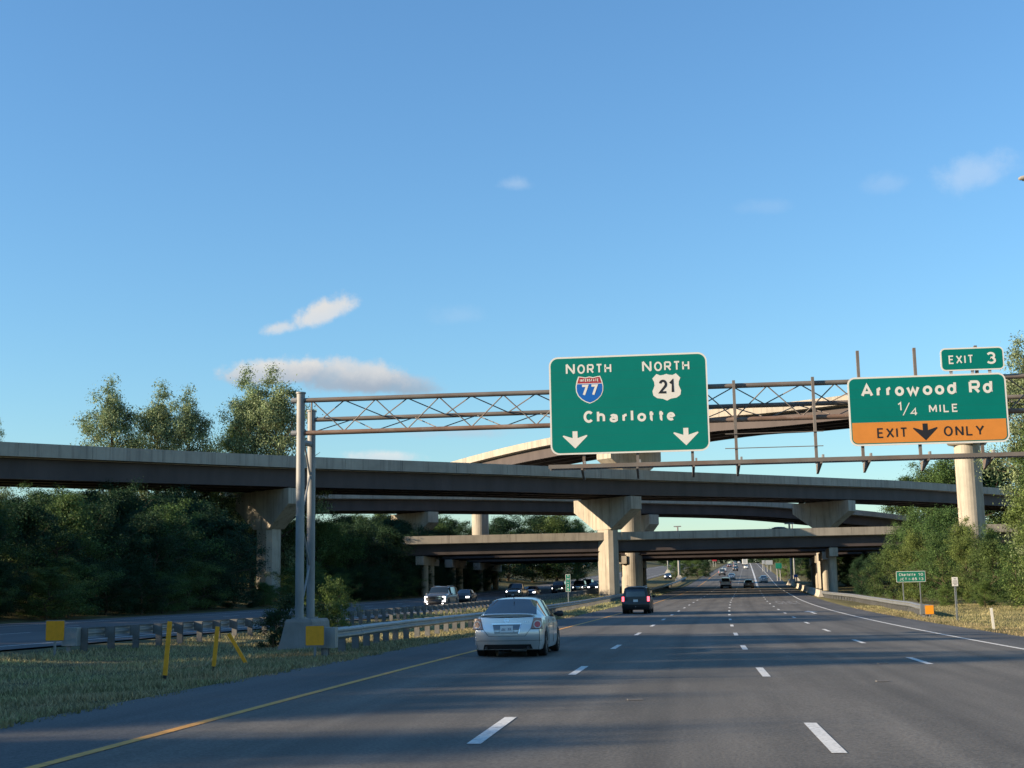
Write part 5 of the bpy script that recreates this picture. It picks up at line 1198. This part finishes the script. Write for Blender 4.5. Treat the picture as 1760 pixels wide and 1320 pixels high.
# wooded skyline far up the hill
k = 0
for s, offs in ((760, range(-150, 190, 15)), (900, range(-170, 230, 17)), (1050, range(-260, 300, 19))):
    for o_ in offs:
        if -45 < o_ < 14 : continue
        ss = s+random.uniform(-20, 20)
        tree(random.choice((1, 2, 2, 5)), xc(ss)+o_+random.uniform(-4, 4), ss, random.uniform(12, 18), 'distant tree on the wooded skyline far up the highway', 'distant skyline trees', 1.5)
for o_ in range(-130, 130, 10):
    s = 1250+random.uniform(-20, 20); tree(random.choice((1, 2, 2)), xc(s)+o_, s, random.uniform(14, 22), 'distant tree on the wooded skyline far up the highway', 'distant skyline trees', 1.5)

# far roadside signs
def board(label, px0, px1, py0, py1, D, m, name='billboard', cat='billboard'):
    a = at(px0, py0, D); b = at(px1, py1, D); y = (a[1]+b[1])/2; r = thing(name, label, cat, ((a[0]+b[0])/2, y, b[2]))
    MB().box((a[0], y, b[2]), (b[0], y+.3, a[2])).build('panel', m, r)
    MB().box((a[0]+.25, y-.02, b[2]+.2), (b[0]-.25, y-.004, a[2]-.2)).build('face', m, r)
    for f in (.25, .75):
        x = a[0]+(b[0]-a[0])*f; MB().tube((x, y+.45, ground_at(x, y)-.5), (x, y+.45, a[2]-.3), .13, n=8).build('post', MT['galvdull'], r)
board('pale blank billboard seen from behind on the far right bank', 1315.5, 1328, 963, 970.3, 430, MT['sign_back']); board('narrow pale billboard left of the wide blank one', 1309.5, 1314.5, 963, 969.5, 440, MT['sign_back'])
board('far green exit sign on the right bank beyond the bridges', 1333, 1343.5, 968, 977, 300, MT['sign_green2'], 'guide_sign', 'road sign')
board('blue service sign behind the right barrier', 1364.5, 1371, 987.5, 992, 270, MT['sign_blue'], 'service_sign', 'road sign')
board('red and white roadside board far left on the hill', 1224, 1232, 960, 964.5, 620, MT['sign_red'], 'roadside_board', 'sign')

# ------------------------------------------------------------------ grass
def grass(name, n, s0, s1, o0, o1, hmin, hmax, mat, dens=None, lab=None):
    rng = np.random.default_rng(abs(hash(name)) % 1000 if False else len(name)*7+int(s0)); 
    u = rng.random(n); s = s0+(s1-s0)*u**1.6; o = rng.uniform(o0, o1, n) if not callable(dens) else dens(rng, n)
    X = np.array([xc(a) for a in np.linspace(s0, s1, 200)]); xs = np.interp(s, np.linspace(s0, s1, 200), X)
    go = np.linspace(o0-1, o1+1, 40); gs = np.linspace(s0, s1, 60); G = np.array([[land(a, b) for b in go] for a in gs])
    fi = (s-s0)/(s1-s0)*59; i = np.clip(fi.astype(int), 0, 58); fj = (o-go[0])/(go[-1]-go[0])*39; j = np.clip(fj.astype(int), 0, 38); a = fi-i; b = fj-j
    z = G[i, j]*(1-a)*(1-b)+G[i+1, j]*a*(1-b)+G[i, j+1]*(1-a)*b+G[i+1, j+1]*a*b
    P = np.stack([xs+o, s, z-.01], 1); h = rng.uniform(hmin, hmax, n)*(1+.6*np.sin(xs*1.7+s*.9)*np.sin(s*1.3-o)); th = rng.uniform(0, 6.28, n); wd = h*.16+.004
    d = np.stack([np.cos(th), np.sin(th), 0*th], 1); lean = rng.normal(size=(n, 3))*.45; lean[:, 2] = 1; T = P+lean*h[:, None]
    V = np.stack([P-d*wd[:, None], P+d*wd[:, None], T], 1).reshape(-1, 3)
    me = bpy.data.meshes.new(name); me.vertices.add(3*n); me.vertices.foreach_set('co', V.ravel()); me.loops.add(3*n); me.loops.foreach_set('vertex_index', np.arange(3*n)); me.polygons.add(n); me.polygons.foreach_set('loop_start', np.arange(0, 3*n, 3)); me.polygons.foreach_set('loop_total', np.full(n, 3)); me.update(); me.validate()
    me.materials.append(MT[mat]); ob = bpy.data.objects.new(name, me); col.objects.link(ob); tag(ob, lab, 'grass', kind='stuff')
grass('median_grass', 110000, 12, 90, -20.6, -9.9, .04, .12, 'grass', lab='green and dry grass in the median left of the road')
grass('dry_median_grass', 60000, 11, 90, -13.2, -9.55, .03, .11, 'dry', lab='dry grass fringe along the left shoulder')
grass('far_median_grass', 40000, 88, 200, -22, -9.9, .08, .2, 'grass', lab='grass in the median between the guardrails')
grass('verge_grass', 90000, 42, 118, 9.9, 24, .05, .12, 'dry', lab='dry yellowish grass on the right verge')
grass('verge_edge_grass', 14000, 42, 110, 9.5, 11.2, .05, .12, 'dry', lab='straw-coloured grass fringe along the right shoulder')
